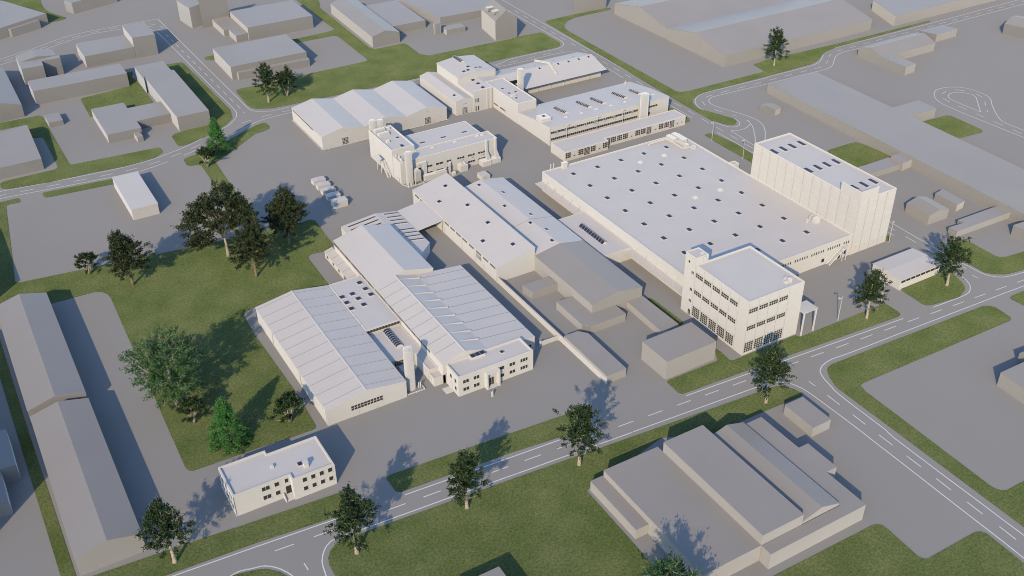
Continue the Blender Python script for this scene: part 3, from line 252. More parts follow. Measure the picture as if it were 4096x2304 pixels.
 ('long bent lawn strip around the upper right parking area',[(308.3,486.5),(308.4,486.9),(308.5,487.3),(308.7,487.6),(309.0,487.9),(309.3,488.1),(310.2,488.7),(310.4,488.8),(310.6,488.8),(310.8,488.9),(310.9,488.9),(311.1,488.9),(327.8,489.8),(348.4,489.4),(353.0,488.6),(353.3,488.5),(353.5,488.4),(353.6,488.2),(353.7,488.0),(353.7,487.7),(353.6,487.4),(353.5,487.1),(353.4,486.8),(353.2,486.6),(353.0,486.4),(352.8,486.2),(352.2,485.9),(352.1,485.8),(351.9,485.7),(351.6,485.6),(351.4,485.6),(351.2,485.6),(327.7,485.0),(327.6,485.0),(327.5,485.0),(327.4,485.0),(327.2,484.9),(327.1,484.9),(321.6,483.0),(321.4,482.9),(321.3,482.9),(321.2,482.8),(321.1,482.7),(321.0,482.7),(315.4,478.1),(315.3,478.0),(315.2,477.9),(315.1,477.8),(315.0,477.7),(314.9,477.6),(312.7,474.0),(312.7,473.9),(312.6,473.7),(312.6,473.6),(312.5,473.5),(312.5,473.4),(311.4,468.5),(311.4,468.4),(311.4,468.4),(311.4,468.3),(311.4,468.2),(311.4,468.1),(309.5,373.6),(309.3,370.0),(309.3,369.8),(309.4,369.5),(309.4,369.2),(309.5,369.0),(309.7,368.8),(310.2,368.0),(310.4,367.7),(310.7,367.5),(310.9,367.4),(311.2,367.2),(311.5,367.1),(314.8,366.6),(314.9,366.5),(314.9,366.5),(315.0,366.5),(315.1,366.5),(315.1,366.5),(361.3,366.1),(361.5,366.1),(361.7,366.2),(361.9,366.2),(362.0,366.3),(362.2,366.3),(362.8,366.6),(363.0,366.7),(363.1,366.8),(363.2,366.9),(363.3,367.1),(363.3,367.2),(363.4,367.5),(363.5,367.6),(363.5,367.7),(363.5,367.8),(363.5,367.9),(363.6,368.0),(364.3,375.3),(364.4,375.6),(364.5,375.8),(364.7,376.0),(364.9,376.2),(365.2,376.3),(366.4,376.5),(375.6,377.5),(375.7,377.5),(375.8,377.5),(375.8,377.5),(375.9,377.5),(375.9,377.5),(423.2,375.4),(492.6,374.9),(492.9,374.9),(493.0,374.9),(493.2,374.7),(493.3,374.6),(493.4,374.4),(493.4,374.2),(493.4,373.9),(493.4,373.8),(493.3,373.6),(493.1,373.5),(492.9,373.5),(490.8,373.1),(490.7,373.1),(490.7,373.1),(490.6,373.1),(490.5,373.1),(490.5,373.1),(419.1,371.9),(419.0,371.9),(419.0,371.9),(418.9,371.9),(418.9,371.9),(418.8,371.8),(410.5,370.4),(410.4,370.4),(410.3,370.4),(410.2,370.3),(410.1,370.3),(410.0,370.2),(403.4,367.0),(396.8,363.1),(396.7,363.0),(396.6,363.0),(396.5,362.9),(396.4,362.9),(396.4,362.9),(390.8,361.1),(390.7,361.1),(390.6,361.1),(390.5,361.0),(390.3,361.0),(390.2,361.0),(360.6,360.7),(321.7,361.0),(321.7,361.0),(321.6,361.0),(321.5,361.0),(321.5,361.0),(321.4,361.0),(316.3,360.2),(316.1,360.2),(316.0,360.2),(315.9,360.1),(315.8,360.1),(315.7,360.1),(310.6,357.6),(310.4,357.6),(310.2,357.4),(310.1,357.3),(309.9,357.2),(309.8,357.0),(306.9,353.1),(306.8,352.9),(306.7,352.8),(306.6,352.6),(306.6,352.4),(306.5,352.3),(305.6,347.9),(305.6,347.6),(305.6,347.4),(305.6,347.2),(305.6,346.9),(305.7,346.7),(312.0,331.2),(312.1,330.9),(312.2,330.6),(312.2,330.4),(312.2,330.1),(312.1,329.9),(311.5,327.8),(311.4,327.6),(311.4,327.4),(311.2,327.2),(311.1,327.0),(311.0,326.9),(309.6,325.6),(309.4,325.4),(309.0,325.2),(308.7,325.1),(308.3,325.0),(307.9,325.1),(306.7,325.3),(306.3,325.4),(305.9,325.6),(305.6,325.8),(305.4,326.1),(305.1,326.4),(302.1,333.2),(302.1,333.4),(302.0,333.6),(302.0,333.8),(302.0,333.9),(302.0,334.1),(302.9,368.2)]),
 ('wide lawn behind the white three bay hall, with a pair of trees',[(279.0,474.8),(279.1,475.0),(279.2,475.1),(279.3,475.1),(279.5,475.2),(279.6,475.2),(296.4,474.6),(296.7,474.6),(296.9,474.5),(297.1,474.4),(297.2,474.2),(297.4,474.0),(297.6,473.5),(297.6,473.3),(297.7,473.1),(297.7,473.0),(297.8,472.8),(297.8,472.7),(297.5,456.1),(297.5,455.9),(297.5,455.8),(297.5,455.6),(297.4,455.4),(297.3,455.3),(296.1,452.5),(295.9,452.3),(295.8,452.1),(295.6,451.9),(295.4,451.8),(295.2,451.6),(292.9,450.3),(292.7,450.2),(292.5,450.1),(292.3,450.1),(292.1,450.0),(291.9,450.0),(264.7,450.6),(211.4,450.5),(150.8,452.8),(134.8,453.5),(134.7,453.5),(134.5,453.6),(134.3,453.6),(134.2,453.7),(134.0,453.7),(128.0,456.8),(127.8,456.9),(127.7,457.1),(127.5,457.2),(127.4,457.4),(127.3,457.5),(126.3,459.0),(126.2,459.1),(126.2,459.3),(126.1,459.4),(126.0,459.6),(126.0,459.8),(125.4,464.4),(125.4,464.5),(125.4,464.6),(125.4,464.6),(125.4,464.7),(125.4,464.8),(126.1,481.6),(126.1,481.7),(126.1,481.8),(126.1,481.9),(126.1,482.1),(126.2,482.2),(126.6,483.4),(126.8,483.7),(127.0,484.0),(127.2,484.2),(127.5,484.3),(127.9,484.4),(128.9,484.6),(129.0,484.7),(129.1,484.7),(129.2,484.7),(129.2,484.7),(129.3,484.7),(162.3,485.1),(194.7,485.7),(194.7,485.7),(194.8,485.7),(194.9,485.7),(194.9,485.7),(195.0,485.7),(197.3,486.1),(197.5,486.2),(197.7,486.3),(197.9,486.4),(198.0,486.6),(198.1,486.8),(198.3,487.2),(198.4,487.3),(198.4,487.5),(198.4,487.6),(198.5,487.8),(198.5,488.0),(199.0,527.2),(199.0,527.3),(199.0,527.5),(198.9,527.6),(198.9,527.8),(198.8,527.9),(198.3,529.2),(198.1,529.7),(197.8,530.0),(197.4,530.3),(197.0,530.4),(196.5,530.5),(177.1,530.8),(176.5,530.9),(176.0,531.1),(175.6,531.4),(175.3,531.9),(175.2,532.6),(174.4,540.2),(174.4,541.1),(174.4,541.5),(174.5,541.6),(174.7,541.2),(175.0,540.3),(175.7,538.1),(175.9,537.6),(176.2,537.2),(176.6,536.9),(177.1,536.8),(177.7,536.7),(197.4,538.0),(197.5,538.0),(197.7,538.1),(197.8,538.1),(197.9,538.1),(198.0,538.1),(200.2,539.0),(200.6,539.1),(200.9,539.3),(201.2,539.6),(201.3,539.9),(201.5,540.3),(201.8,541.4),(201.8,541.5),(201.9,541.7),(201.9,541.8),(201.9,541.9),(201.9,542.0),(201.5,557.6),(202.1,602.8),(202.2,603.5),(202.4,604.0),(202.8,604.4),(203.4,604.6),(204.1,604.7),(213.7,604.8),(214.6,604.7),(215.2,604.4),(215.6,603.9),(215.8,603.2),(215.6,602.3),(211.5,585.8),(211.5,585.8),(211.5,585.7),(211.5,585.6),(211.4,585.5),(211.4,585.5),(209.0,580.2),(208.9,580.0),(208.9,579.9),(208.8,579.7),(208.8,579.6),(208.8,579.4),(206.6,503.6),(206.6,503.4),(206.6,503.2),(206.6,503.0),(206.7,502.8),(206.8,502.6),(207.8,500.4),(208.0,500.0),(208.3,499.7),(208.7,499.5),(209.1,499.4),(209.6,499.3),(224.0,499.3),(224.3,499.3),(224.6,499.2),(224.8,499.1),(225.1,498.9),(225.2,498.6),(225.5,498.3),(225.6,498.1),(225.7,497.9),(225.8,497.6),(225.8,497.4),(225.8,497.1),(225.5,480.7),(225.5,480.4),(225.5,480.2),(225.6,480.0),(225.7,479.8),(225.8,479.5),(227.9,476.5),(228.2,476.2),(228.5,475.9),(228.8,475.7),(229.2,475.6),(229.5,475.6),(278.2,474.3),(278.4,474.3),(278.5,474.4),(278.7,474.4),(278.8,474.5),(278.9,474.7)]),
 ('lawn wedge with a bright green tree and a strip running behind the big tree',[(124.2,439.7),(124.9,439.8),(125.5,439.7),(125.9,439.4),(126.2,438.9),(126.2,438.1),(126.1,434.1),(126.0,433.7),(125.9,433.4),(125.8,433.1),(125.6,432.8),(125.3,432.6),(124.2,431.7),(124.1,431.6),(123.9,431.5),(123.7,431.4),(123.6,431.3),(123.4,431.3),(118.0,430.2),(117.8,430.1),(117.6,430.1),(117.4,430.0),(117.3,429.9),(117.1,429.7),(109.5,423.3),(94.5,411.7),(94.3,411.5),(94.1,411.2),(93.9,410.9),(93.8,410.6),(93.8,410.2),(92.5,372.7),(92.5,372.3),(92.3,371.9),(92.1,371.6),(91.8,371.3),(91.5,371.0),(89.1,369.8),(88.2,369.4),(87.5,369.4),(87.0,369.7),(86.7,370.3),(86.7,371.3),(87.8,410.9),(87.8,411.0),(87.8,411.2),(87.8,411.4),(87.7,411.5),(87.6,411.7),(87.4,412.3),(87.2,412.6),(87.0,412.9),(86.8,413.0),(86.6,413.2),(86.3,413.3),(84.0,413.9),(83.7,414.1),(83.4,414.2),(83.2,414.5),(83.0,414.8),(82.9,415.1),(82.7,416.1),(82.7,416.2),(82.7,416.3),(82.7,416.4),(82.7,416.5),(82.7,416.6),(82.8,420.3),(82.9,420.4),(82.9,420.6),(82.9,420.7),(83.0,420.9),(83.0,421.0),(83.3,421.5),(83.4,421.7),(83.5,421.9),(83.7,422.1),(84.0,422.2),(84.2,422.3),(89.6,423.9),(105.7,430.4),(121.1,438.9),(121.2,438.9),(121.3,438.9),(121.4,439.0),(121.5,439.0),(121.5,439.0)]),
 ('square lawn between the very long hall and the white tower',[(379.0,281.2),(379.3,281.7),(379.6,282.1),(380.0,282.4),(380.5,282.6),(381.1,282.6),(396.7,281.7),(397.0,281.7),(397.2,281.6),(397.5,281.5),(397.7,281.4),(397.9,281.3),(398.4,280.9),(398.6,280.6),(398.8,280.3),(398.9,280.0),(399.0,279.7),(399.0,279.4),(398.6,263.3),(398.6,263.1),(398.5,262.9),(398.5,262.8),(398.4,262.6),(398.3,262.4),(398.1,262.0),(398.0,261.8),(397.8,261.6),(397.6,261.5),(397.4,261.4),(397.2,261.3),(395.9,261.0),(395.8,261.0),(395.6,261.0),(395.5,261.0),(395.4,261.0),(395.3,261.0),(383.4,261.9),(383.1,262.0),(382.9,262.0),(382.7,262.1),(382.5,262.2),(382.3,262.4),(376.4,267.1),(376.1,267.5),(375.8,267.9),(375.7,268.3),(375.6,268.7),(375.7,269.2)]),
 ('square lawn behind the white tower beside the grey annex',[(323.7,281.5),(323.8,282.2),(324.1,282.7),(324.4,283.1),(325.0,283.3),(325.7,283.4),(337.7,283.4),(340.4,283.0),(340.8,282.9),(341.1,282.8),(341.4,282.6),(341.6,282.3),(341.7,282.0),(342.1,280.9),(342.1,280.8),(342.1,280.7),(342.1,280.6),(342.1,280.6),(342.2,280.5),(343.8,267.7),(343.8,266.9),(343.6,266.3),(343.2,265.8),(342.6,265.5),(341.9,265.4),(325.4,264.9),(324.6,265.0),(324.1,265.2),(323.6,265.6),(323.4,266.2),(323.3,266.9)]),
]
ROAD_MARKS = {
 'main road':([[(10.0,194.4),(36.5,192.6),(61.9,190.7)],
   [(76.9,189.7),(109.1,187.6),(130.9,186.3)],
   [(167.6,183.6),(207.7,181.1),(254.4,178.1)],
   [(267.9,177.5),(269.0,177.4),(270.1,177.4),(271.2,177.3),(272.3,177.3),(273.4,177.2),(274.4,177.2),(275.5,177.1),(276.6,177.1),(277.6,177.0),(278.7,176.9),(279.6,176.9),(280.5,176.9),(281.1,176.9),(281.5,176.9),(282.0,176.9),(282.5,176.9),(282.9,176.9),(283.3,176.9),(283.7,177.0),(284.1,177.0),(284.5,177.1),(284.9,177.2),(285.2,177.2),(285.6,177.3),(285.9,177.5),(286.3,177.6),(286.6,177.8),(286.9,177.9),(287.2,178.1),(287.5,178.3),(287.9,178.6),(288.2,178.8),(288.6,179.1),(288.9,179.4),(289.2,179.7),(289.5,180.0),(289.9,180.5),(290.2,181.0),(290.5,181.5),(290.8,182.1),(291.1,182.7),(291.4,183.3),(291.6,184.3),(291.8,185.4),(291.9,186.6),(292.1,187.8),(292.1,188.9),(292.2,190.0),(292.3,190.9),(292.3,191.7),(292.3,192.6),(292.3,193.4),(292.4,194.2),(292.4,195.0)],
   [(27.1,186.4),(27.6,186.6),(28.1,186.7),(28.6,186.8),(29.1,186.9),(29.6,187.0),(30.1,187.0),(30.7,187.0),(31.3,186.8),(32.0,186.7),(32.6,186.4),(33.2,186.3),(33.8,186.1),(34.1,186.1),(34.4,186.0),(34.6,186.0),(34.9,185.9),(35.2,185.9),(35.4,185.8),(35.6,185.7),(35.9,185.6),(36.1,185.5),(36.3,185.4),(36.5,185.2),(36.7,185.1),(37.0,184.9),(37.3,184.7),(37.6,184.4),(37.9,184.1),(38.2,183.8),(38.5,183.5),(38.8,183.1),(39.1,182.7),(39.4,182.3),(39.6,181.9),(39.9,181.4),(40.1,181.0),(40.4,180.6),(40.5,180.2),(40.7,179.8),(40.9,179.4),(41.0,179.0),(41.2,178.6),(41.3,178.3),(41.4,178.0),(41.5,177.8),(41.5,177.5),(41.6,177.2),(41.7,176.9)],
   [(48.1,173.7),(48.1,174.1),(48.2,174.5),(48.2,174.9),(48.3,175.3),(48.4,175.8),(48.4,176.2),(48.5,176.6),(48.6,177.0),(48.6,177.4),(48.7,177.9),(48.8,178.3),(48.9,178.7),(49.0,179.0),(49.1,179.4),(49.2,179.7),(49.4,180.0),(49.5,180.3),(49.7,180.7),(49.9,181.0),(50.1,181.4),(50.3,181.7),(50.6,182.1),(50.8,182.4),(51.1,182.7),(51.3,182.9),(51.5,183.2),(51.8,183.4),(52.0,183.6),(52.3,183.8),(52.5,183.9),(52.8,184.1),(53.0,184.2),(53.2,184.4),(53.5,184.5),(53.8,184.6),(54.0,184.6),(54.3,184.7),(54.6,184.7),(54.8,184.7),(55.2,184.6),(55.5,184.6),(56.0,184.6),(60.5,184.3),(67.8,183.8),(77.0,183.2),(86.9,182.6),(96.7,181.9),(105.3,181.3),(112.1,180.8),(118.7,180.4),(125.1,179.9),(131.5,179.5),(137.8,179.0),(144.3,178.6),(144.0,178.7),(191.3,175.6)],
   [(191.3,175.6),(191.6,175.5),(191.9,175.4),(192.2,175.4),(192.6,175.3),(192.9,175.2),(193.2,175.1),(193.6,175.0),(194.0,174.8),(194.5,174.7),(194.9,174.5),(195.4,174.3),(195.8,174.1),(196.2,173.8),(196.6,173.6),(196.9,173.3),(197.3,173.1),(197.6,172.8),(197.9,172.4),(198.3,171.9),(198.6,171.4),(198.9,170.8),(199.1,170.2),(199.3,169.5),(199.5,168.9),(199.7,168.5),(199.8,168.0),(199.8,167.5),(199.9,167.1),(200.0,166.6),(200.1,166.1),(200.1,165.7),(200.1,165.2),(200.2,164.7),(200.2,164.2),(200.2,163.7),(200.2,163.0),(200.3,160.4),(200.3,156.7),(200.4,152.5),(200.4,148.6),(200.4,145.8),(200.4,144.7),(200.4,144.7),(200.4,144.7),(200.4,144.7),(200.4,144.7),(200.4,144.7),(200.4,144.7),(200.3,141.2),(200.2,132.2),(200.0,120.2),(199.8,107.6),(199.7,96.8),(199.5,90.2),(199.5,89.3),(199.5,88.6),(199.4,88.1),(199.4,87.6),(199.4,87.1),(199.4,86.5)],
   [(205.8,91.3),(205.8,91.9),(205.9,92.4),(205.9,92.9),(205.9,93.5),(205.9,94.2),(206.0,95.0),(206.0,100.8),(206.1,109.9),(206.1,120.4),(206.2,130.4),(206.3,137.9),(206.6,140.9),(206.6,140.9),(206.6,140.9),(206.6,140.9),(206.7,140.9),(206.7,140.9),(206.7,140.9),(206.9,142.2),(206.9,145.5),(207.0,149.8),(207.0,154.5),(207.1,158.6),(207.3,161.5),(207.4,162.2),(207.5,162.8),(207.6,163.2),(207.8,163.7),(207.9,164.2),(208.0,164.7),(208.1,165.1),(208.2,165.6),(208.3,166.0),(208.4,166.5),(208.5,166.9),(208.6,167.4),(208.7,167.8),(208.8,168.1),(208.9,168.5),(209.1,168.8),(209.2,169.2),(209.3,169.5),(209.5,169.9),(209.6,170.2),(209.8,170.6),(210.0,170.9),(210.2,171.2),(210.4,171.5),(210.7,171.7),(210.9,172.0),(211.2,172.2),(211.5,172.4),(211.8,172.6),(212.1,172.8),(212.4,173.0),(212.7,173.1),(213.1,173.3),(213.4,173.4),(213.8,173.5),(214.2,173.6),(214.7,173.7),(215.3,173.9),(215.9,174.0),(216.5,174.1),(217.2,174.1),(217.9,174.2),(218.8,174.2),(219.7,174.1),(220.6,174.0),(221.6,173.9),(222.9,173.8),(224.4,173.7),(233.3,173.3),(247.0,172.8),(263.1,172.1),(279.6,171.4),(294.4,170.8),(305.3,170.2),(308.7,170.1),(311.6,169.9),(314.1,169.7),(316.5,169.6),(318.8,169.4),(321.4,169.2)],
   [(299.9,227.0),(299.8,222.3),(299.6,217.4),(299.4,212.5),(299.3,207.9),(299.2,203.7),(299.1,200.3),(299.1,198.9),(299.1,197.7),(299.1,196.7),(299.1,195.7),(299.1,194.7),(299.1,193.6),(299.2,192.7),(299.2,191.7),(299.2,190.7),(299.3,189.8),(299.4,188.9),(299.4,188.0),(299.4,187.3),(299.4,186.6),(299.4,185.9),(299.4,185.3),(299.5,184.6),(299.5,184.0),(299.6,183.6),(299.6,183.2),(299.7,182.8),(299.8,182.3),(299.9,181.9),(300.1,181.6),(300.3,181.1),(300.6,180.7),(300.8,180.3),(301.1,179.9),(301.5,179.5),(301.8,179.2),(302.1,178.8),(302.5,178.6),(302.9,178.3),(303.2,178.1),(303.6,177.8),(304.1,177.6),(304.5,177.4),(305.0,177.3),(305.5,177.1),(306.0,177.0),(306.6,176.9),(307.1,176.7),(308.0,176.6),(308.9,176.4),(309.8,176.3),(310.8,176.2),(311.8,176.1),(312.8,175.9),(314.1,175.8),(315.4,175.6),(316.8,175.4),(318.2,175.2),(319.5,175.1),(320.9,174.9)],
   [(293.1,221.7),(293.4,217.8)]],
  [((40.1,188.8),(45.1,188.5)),((50.3,188.2),(55.3,187.9)),((60.5,187.6),(65.5,187.3)),((70.7,187.0),(75.7,186.7)),((80.8,186.4),(85.9,186.1)),((91.0,185.8),(96.1,185.4)),((101.2,185.1),(106.3,184.8)),((111.4,184.5),(116.5,184.2)),((121.6,183.9),(126.7,183.6)),((131.8,183.3),(136.9,183.0)),((142.0,182.7),(147.1,182.4)),((152.2,182.1),(157.3,181.8)),((162.4,181.5),(167.4,181.2)),((172.6,180.9),(177.6,180.6)),((182.8,180.2),(187.8,179.9)),((192.9,179.6),(198.0,179.3)),((203.1,179.0),(208.2,178.7)),((213.3,178.4),(218.4,178.1)),((223.5,177.8),(228.6,177.5)),((233.7,177.2),(238.8,176.9)),((243.9,176.6),(249.0,176.3)),((254.1,176.0),(259.2,175.7)),((264.3,175.3),(269.4,175.0)),((274.5,174.7),(279.6,174.4)),((284.7,174.1),(289.8,173.8)),((294.9,173.5),(299.9,173.2)),((305.1,172.9),(310.1,172.6)),((203.9,169.6),(204.0,167.0)),((203.9,161.9),(203.8,156.8)),((203.8,151.6),(203.7,146.5)),((203.6,141.3),(203.6,136.2)),((203.5,131.1),(203.5,126.0)),((203.4,120.8),(203.3,115.7)),((203.3,110.5),(203.2,105.4)),((203.2,100.3),(203.1,95.2)),((45.0,181.2),(45.1,178.6)),((296.5,224.1),(296.7,220.1)),((296.5,214.9),(296.4,209.8)),((296.3,204.7),(296.4,199.7)),((297.4,189.8),(297.3,188.0)),((295.7,184.1),(295.8,181.6)),((14.2,190.4),(16.2,190.3))]),
 'left road':([[(4.7,432.7),(5.6,432.6),(6.5,432.4),(7.3,432.3),(8.2,432.2),(9.2,432.1),(10.3,431.9),(12.8,431.6),(15.8,431.3),(19.1,430.9),(22.5,430.5),(26.0,430.1),(29.3,429.8),(32.6,429.5),(36.0,429.1),(39.4,428.8),(42.8,428.5),(46.0,428.3),(49.0,428.1),(51.2,427.9),(53.4,427.8),(55.4,427.8),(57.4,427.7),(59.4,427.7),(61.3,427.8),(63.2,427.9),(65.0,428.0),(66.9,428.1),(68.7,428.3),(70.4,428.6),(72.2,428.9),(73.8,429.2),(75.4,429.7),(76.9,430.1),(78.5,430.6),(80.0,431.2),(81.5,431.7),(83.0,432.2),(84.5,432.7),(85.9,433.3),(87.4,433.9),(88.8,434.5),(90.2,435.1),(91.6,435.9),(93.0,436.6),(94.4,437.4),(95.7,438.2),(97.1,439.1),(98.6,439.9),(100.4,440.7),(102.3,441.6),(104.3,442.4),(106.2,443.3),(107.9,444.2),(109.4,445.0),(110.2,445.6),(111.0,446.2),(111.6,446.8),(112.2,447.4),(112.8,448.0),(113.4,448.6),(114.0,449.2),(114.5,449.9),(115.0,450.6),(115.5,451.3),(116.0,452.0),(116.4,452.6),(116.7,453.2),(116.9,453.7),(117.1,454.2),(117.3,454.7),(117.5,455.2),(117.7,455.8),(117.9,456.4),(118.0,457.0),(118.2,457.6),(118.3,458.3),(118.3,459.1),(118.4,460.0),(118.5,462.7),(118.5,466.0),(118.4,469.8),(118.2,474.1),(118.0,478.9),(117.9,484.0),(117.6,497.7),(117.2,515.7),(116.8,535.5),(116.4,554.6),(116.0,570.7),(115.6,581.3),(115.6,583.0),(115.5,584.5),(115.5,585.6),(115.4,586.7),(115.3,587.7),(115.1,588.8),(114.9,589.7),(114.7,590.7),(114.4,591.6),(114.1,592.5),(113.8,593.4),(113.5,594.3)],
   [(121.5,610.6),(124.5,460.4),(124.5,460.4),(124.6,459.7),(124.6,459.0),(124.7,458.4),(124.8,457.7),(124.9,457.1),(125.1,456.6),(125.3,456.1),(125.5,455.7),(125.8,455.3),(126.0,455.0),(126.3,454.6),(126.6,454.3),(126.9,454.0),(127.3,453.7),(127.7,453.4),(128.1,453.1),(128.5,452.9),(128.9,452.6),(129.5,452.3),(130.0,452.0),(130.6,451.7),(131.2,451.4),(131.9,451.1),(132.7,450.9),(134.1,450.7),(135.6,450.6),(137.2,450.6),(139.0,450.6),(141.0,450.6),(143.2,450.6),(148.7,450.4),(155.5,450.1),(163.1,449.9),(170.9,449.6),(178.5,449.5),(185.2,449.4),(189.8,449.5),(194.1,449.7),(198.2,449.9),(202.3,450.1),(206.6,450.2),(211.2,450.1),(217.6,449.6),(224.8,448.6),(232.2,447.5),(239.3,446.5),(245.8,445.8),(251.3,445.8),(253.7,446.1),(255.8,446.6),(257.6,447.2),(259.4,447.9),(261.4,448.4),(263.6,448.8),(267.4,449.0),(271.8,449.0),(276.4,448.8),(280.9,448.6),(284.9,448.4),(288.0,448.4),(289.0,448.5),(290.0,448.5),(290.8,448.6),(291.6,448.7),(292.3,448.8),(293.0,448.9),(293.6,449.1),(294.1,449.3),(294.5,449.4),(295.0,449.6),(295.4,449.9),(295.9,450.1),(296.3,450.4),(296.7,450.8),(297.1,451.1),(297.4,451.5),(297.8,451.9),(298.1,452.3),(298.4,452.9),(298.6,453.4),(298.9,454.1),(299.1,454.7),(299.3,455.3),(299.4,455.9),(299.5,456.4),(299.6,456.8),(299.7,457.2),(299.7,457.7),(299.7,458.2),(299.8,458.9),(299.9,464.2),(300.1,472.4),(300.1,482.2),(300.2,492.5),(300.3,501.9),(300.5,508.9),(300.6,511.5),(300.7,513.7),(300.8,515.7),(300.9,517.6),(301.0,519.5),(301.1,521.5)],
   [(3.8,426.0),(9.3,425.4),(53.1,420.9),(53.1,420.9),(54.9,420.8),(56.7,420.7),(58.6,420.5),(60.4,420.4),(62.1,420.3),(63.7,420.4),(64.9,420.4),(66.0,420.6),(67.1,420.8),(68.1,421.0),(69.2,421.2),(70.2,421.4),(71.3,421.7),(72.4,421.9),(73.4,422.2),(74.5,422.5),(75.5,422.8),(76.6,423.0)],
   [(84.2,425.5),(86.2,426.3),(88.2,427.1),(90.2,428.0),(92.2,428.8),(94.2,429.6),(96.2,430.3),(97.9,430.9),(99.7,431.4),(101.4,432.0),(103.1,432.5),(104.9,433.1),(106.8,433.9),(109.4,435.1),(112.2,436.7),(115.1,438.4),(117.9,440.0),(120.4,441.4),(122.5,442.4),(123.2,442.6),(123.9,442.9),(124.4,443.0),(125.0,443.2),(125.7,443.3),(126.4,443.4),(128.2,443.7),(130.3,443.9),(132.7,444.0),(135.3,444.1),(138.1,444.2),(141.1,444.3),(146.7,444.3),(153.0,444.2),(159.9,444.0),(167.2,443.8),(174.8,443.5),(182.5,443.4),(192.9,443.3),(204.6,443.3),(216.7,443.3),(228.3,443.3),(238.5,443.2),(246.6,443.1),(249.3,442.9),(251.5,442.8),(253.4,442.6),(255.3,442.4),(257.3,442.3),(259.7,442.2),(264.2,442.1),(269.5,442.2),(275.2,442.3),(280.7,442.4),(285.5,442.4),(289.0,442.3),(290.0,442.2),(290.9,442.1),(291.6,442.0),(292.2,441.9),(292.9,441.7),(293.6,441.5),(294.2,441.2),(294.8,440.9),(295.5,440.5),(296.1,440.1),(296.6,439.7),(297.1,439.3),(297.5,438.9),(297.9,438.5),(298.2,438.1),(298.6,437.6),(298.9,437.2),(299.2,436.8)],
   [(22.8,584.7),(24.3,585.6),(25.8,586.4),(27.3,587.3),(28.8,588.1),(30.4,589.0),(32.2,589.9),(34.9,591.2),(37.9,592.5),(41.0,593.9),(44.2,595.3),(47.5,596.7),(50.7,598.1),(54.3,599.9),(58.0,601.9),(61.6,603.8),(65.4,605.7),(69.2,607.4),(73.2,608.6),(77.6,609.5),(82.3,610.0),(87.0,610.3),(91.8,610.4),(96.4,610.5),(100.8,610.6),(104.5,610.6),(107.9,610.7),(111.3,610.7),(114.7,610.6),(118.1,610.6),(121.5,610.6)],
   [(21.8,577.6),(23.6,578.3),(25.3,579.0),(27.1,579.7),(28.8,580.4),(30.4,581.1),(32.0,581.8),(33.2,582.3),(34.4,582.8),(35.4,583.2),(36.5,583.7),(37.7,584.2),(39.1,584.8),(41.7,586.1),(44.6,587.5),(47.8,589.1),(51.1,590.8),(54.4,592.4),(57.5,593.9),(60.6,595.4),(63.7,597.0),(66.8,598.5),(69.9,599.9),(72.7,601.2),(75.1,602.2),(76.4,602.8),(77.5,603.2),(78.5,603.6),(79.6,604.0),(80.7,604.2),(82.0,604.5),(84.5,604.7),(87.5,604.8),(90.8,604.7),(94.0,604.6),(97.2,604.4),(99.9,604.3),(101.7,604.3),(103.2,604.2),(104.8,604.2),(106.2,604.1),(107.7,604.0),(109.2,603.9)]],
  [((17.4,427.4),(22.5,426.9)),((9.7,428.1),(12.1,428.0)),((27.7,426.4),(32.8,425.9)),((38.0,425.3),(43.2,424.8)),((48.4,424.3),(53.5,423.9)),((58.8,423.6),(63.8,423.8)),((69.0,424.5),(74.0,425.5)),((79.0,427.1),(83.8,428.5)),((88.7,430.6),(93.4,432.6)),((116.4,444.8),(121.3,445.9)),((126.4,446.7),(131.6,447.0)),((136.7,447.1),(141.9,447.1)),((204.3,449.1),(210.4,449.1)),((249.8,444.6),(254.5,444.6)),((259.7,444.8),(264.8,444.8)),((270.1,445.1),(275.1,445.0)),((280.1,444.9),(285.1,444.7)),((290.4,444.5),(292.8,444.6)),((114.9,604.7),(117.6,601.5)),((113.5,600.7),(115.3,598.0)),((119.4,597.0),(120.5,592.8)),((117.3,592.9),(118.3,588.1)),((118.5,582.3),(118.7,577.5)),((118.8,572.6),(118.9,567.8)),((119.0,563.0),(119.1,558.2)),((119.2,553.3),(119.3,548.5)),((119.4,543.6),(119.5,538.8)),((119.6,533.9),(119.7,529.1)),((119.8,524.3),(120.0,519.5)),((120.1,514.6),(120.2,509.8)),((120.3,504.9),(120.4,500.1)),((120.5,495.2),(120.6,490.5)),((120.7,485.6),(120.8,480.8)),((120.9,475.9),(121.0,471.1)),((121.2,466.2),(121.3,461.4)),((121.3,456.9),(121.5,454.8)),((34.8,587.0),(39.4,588.8)),((54.3,595.9),(58.4,597.8)),((63.1,599.9),(67.8,602.3)),((72.6,604.4),(77.4,606.0)),((82.8,606.8),(87.7,607.4)),((93.0,607.9),(98.1,608.0))]),
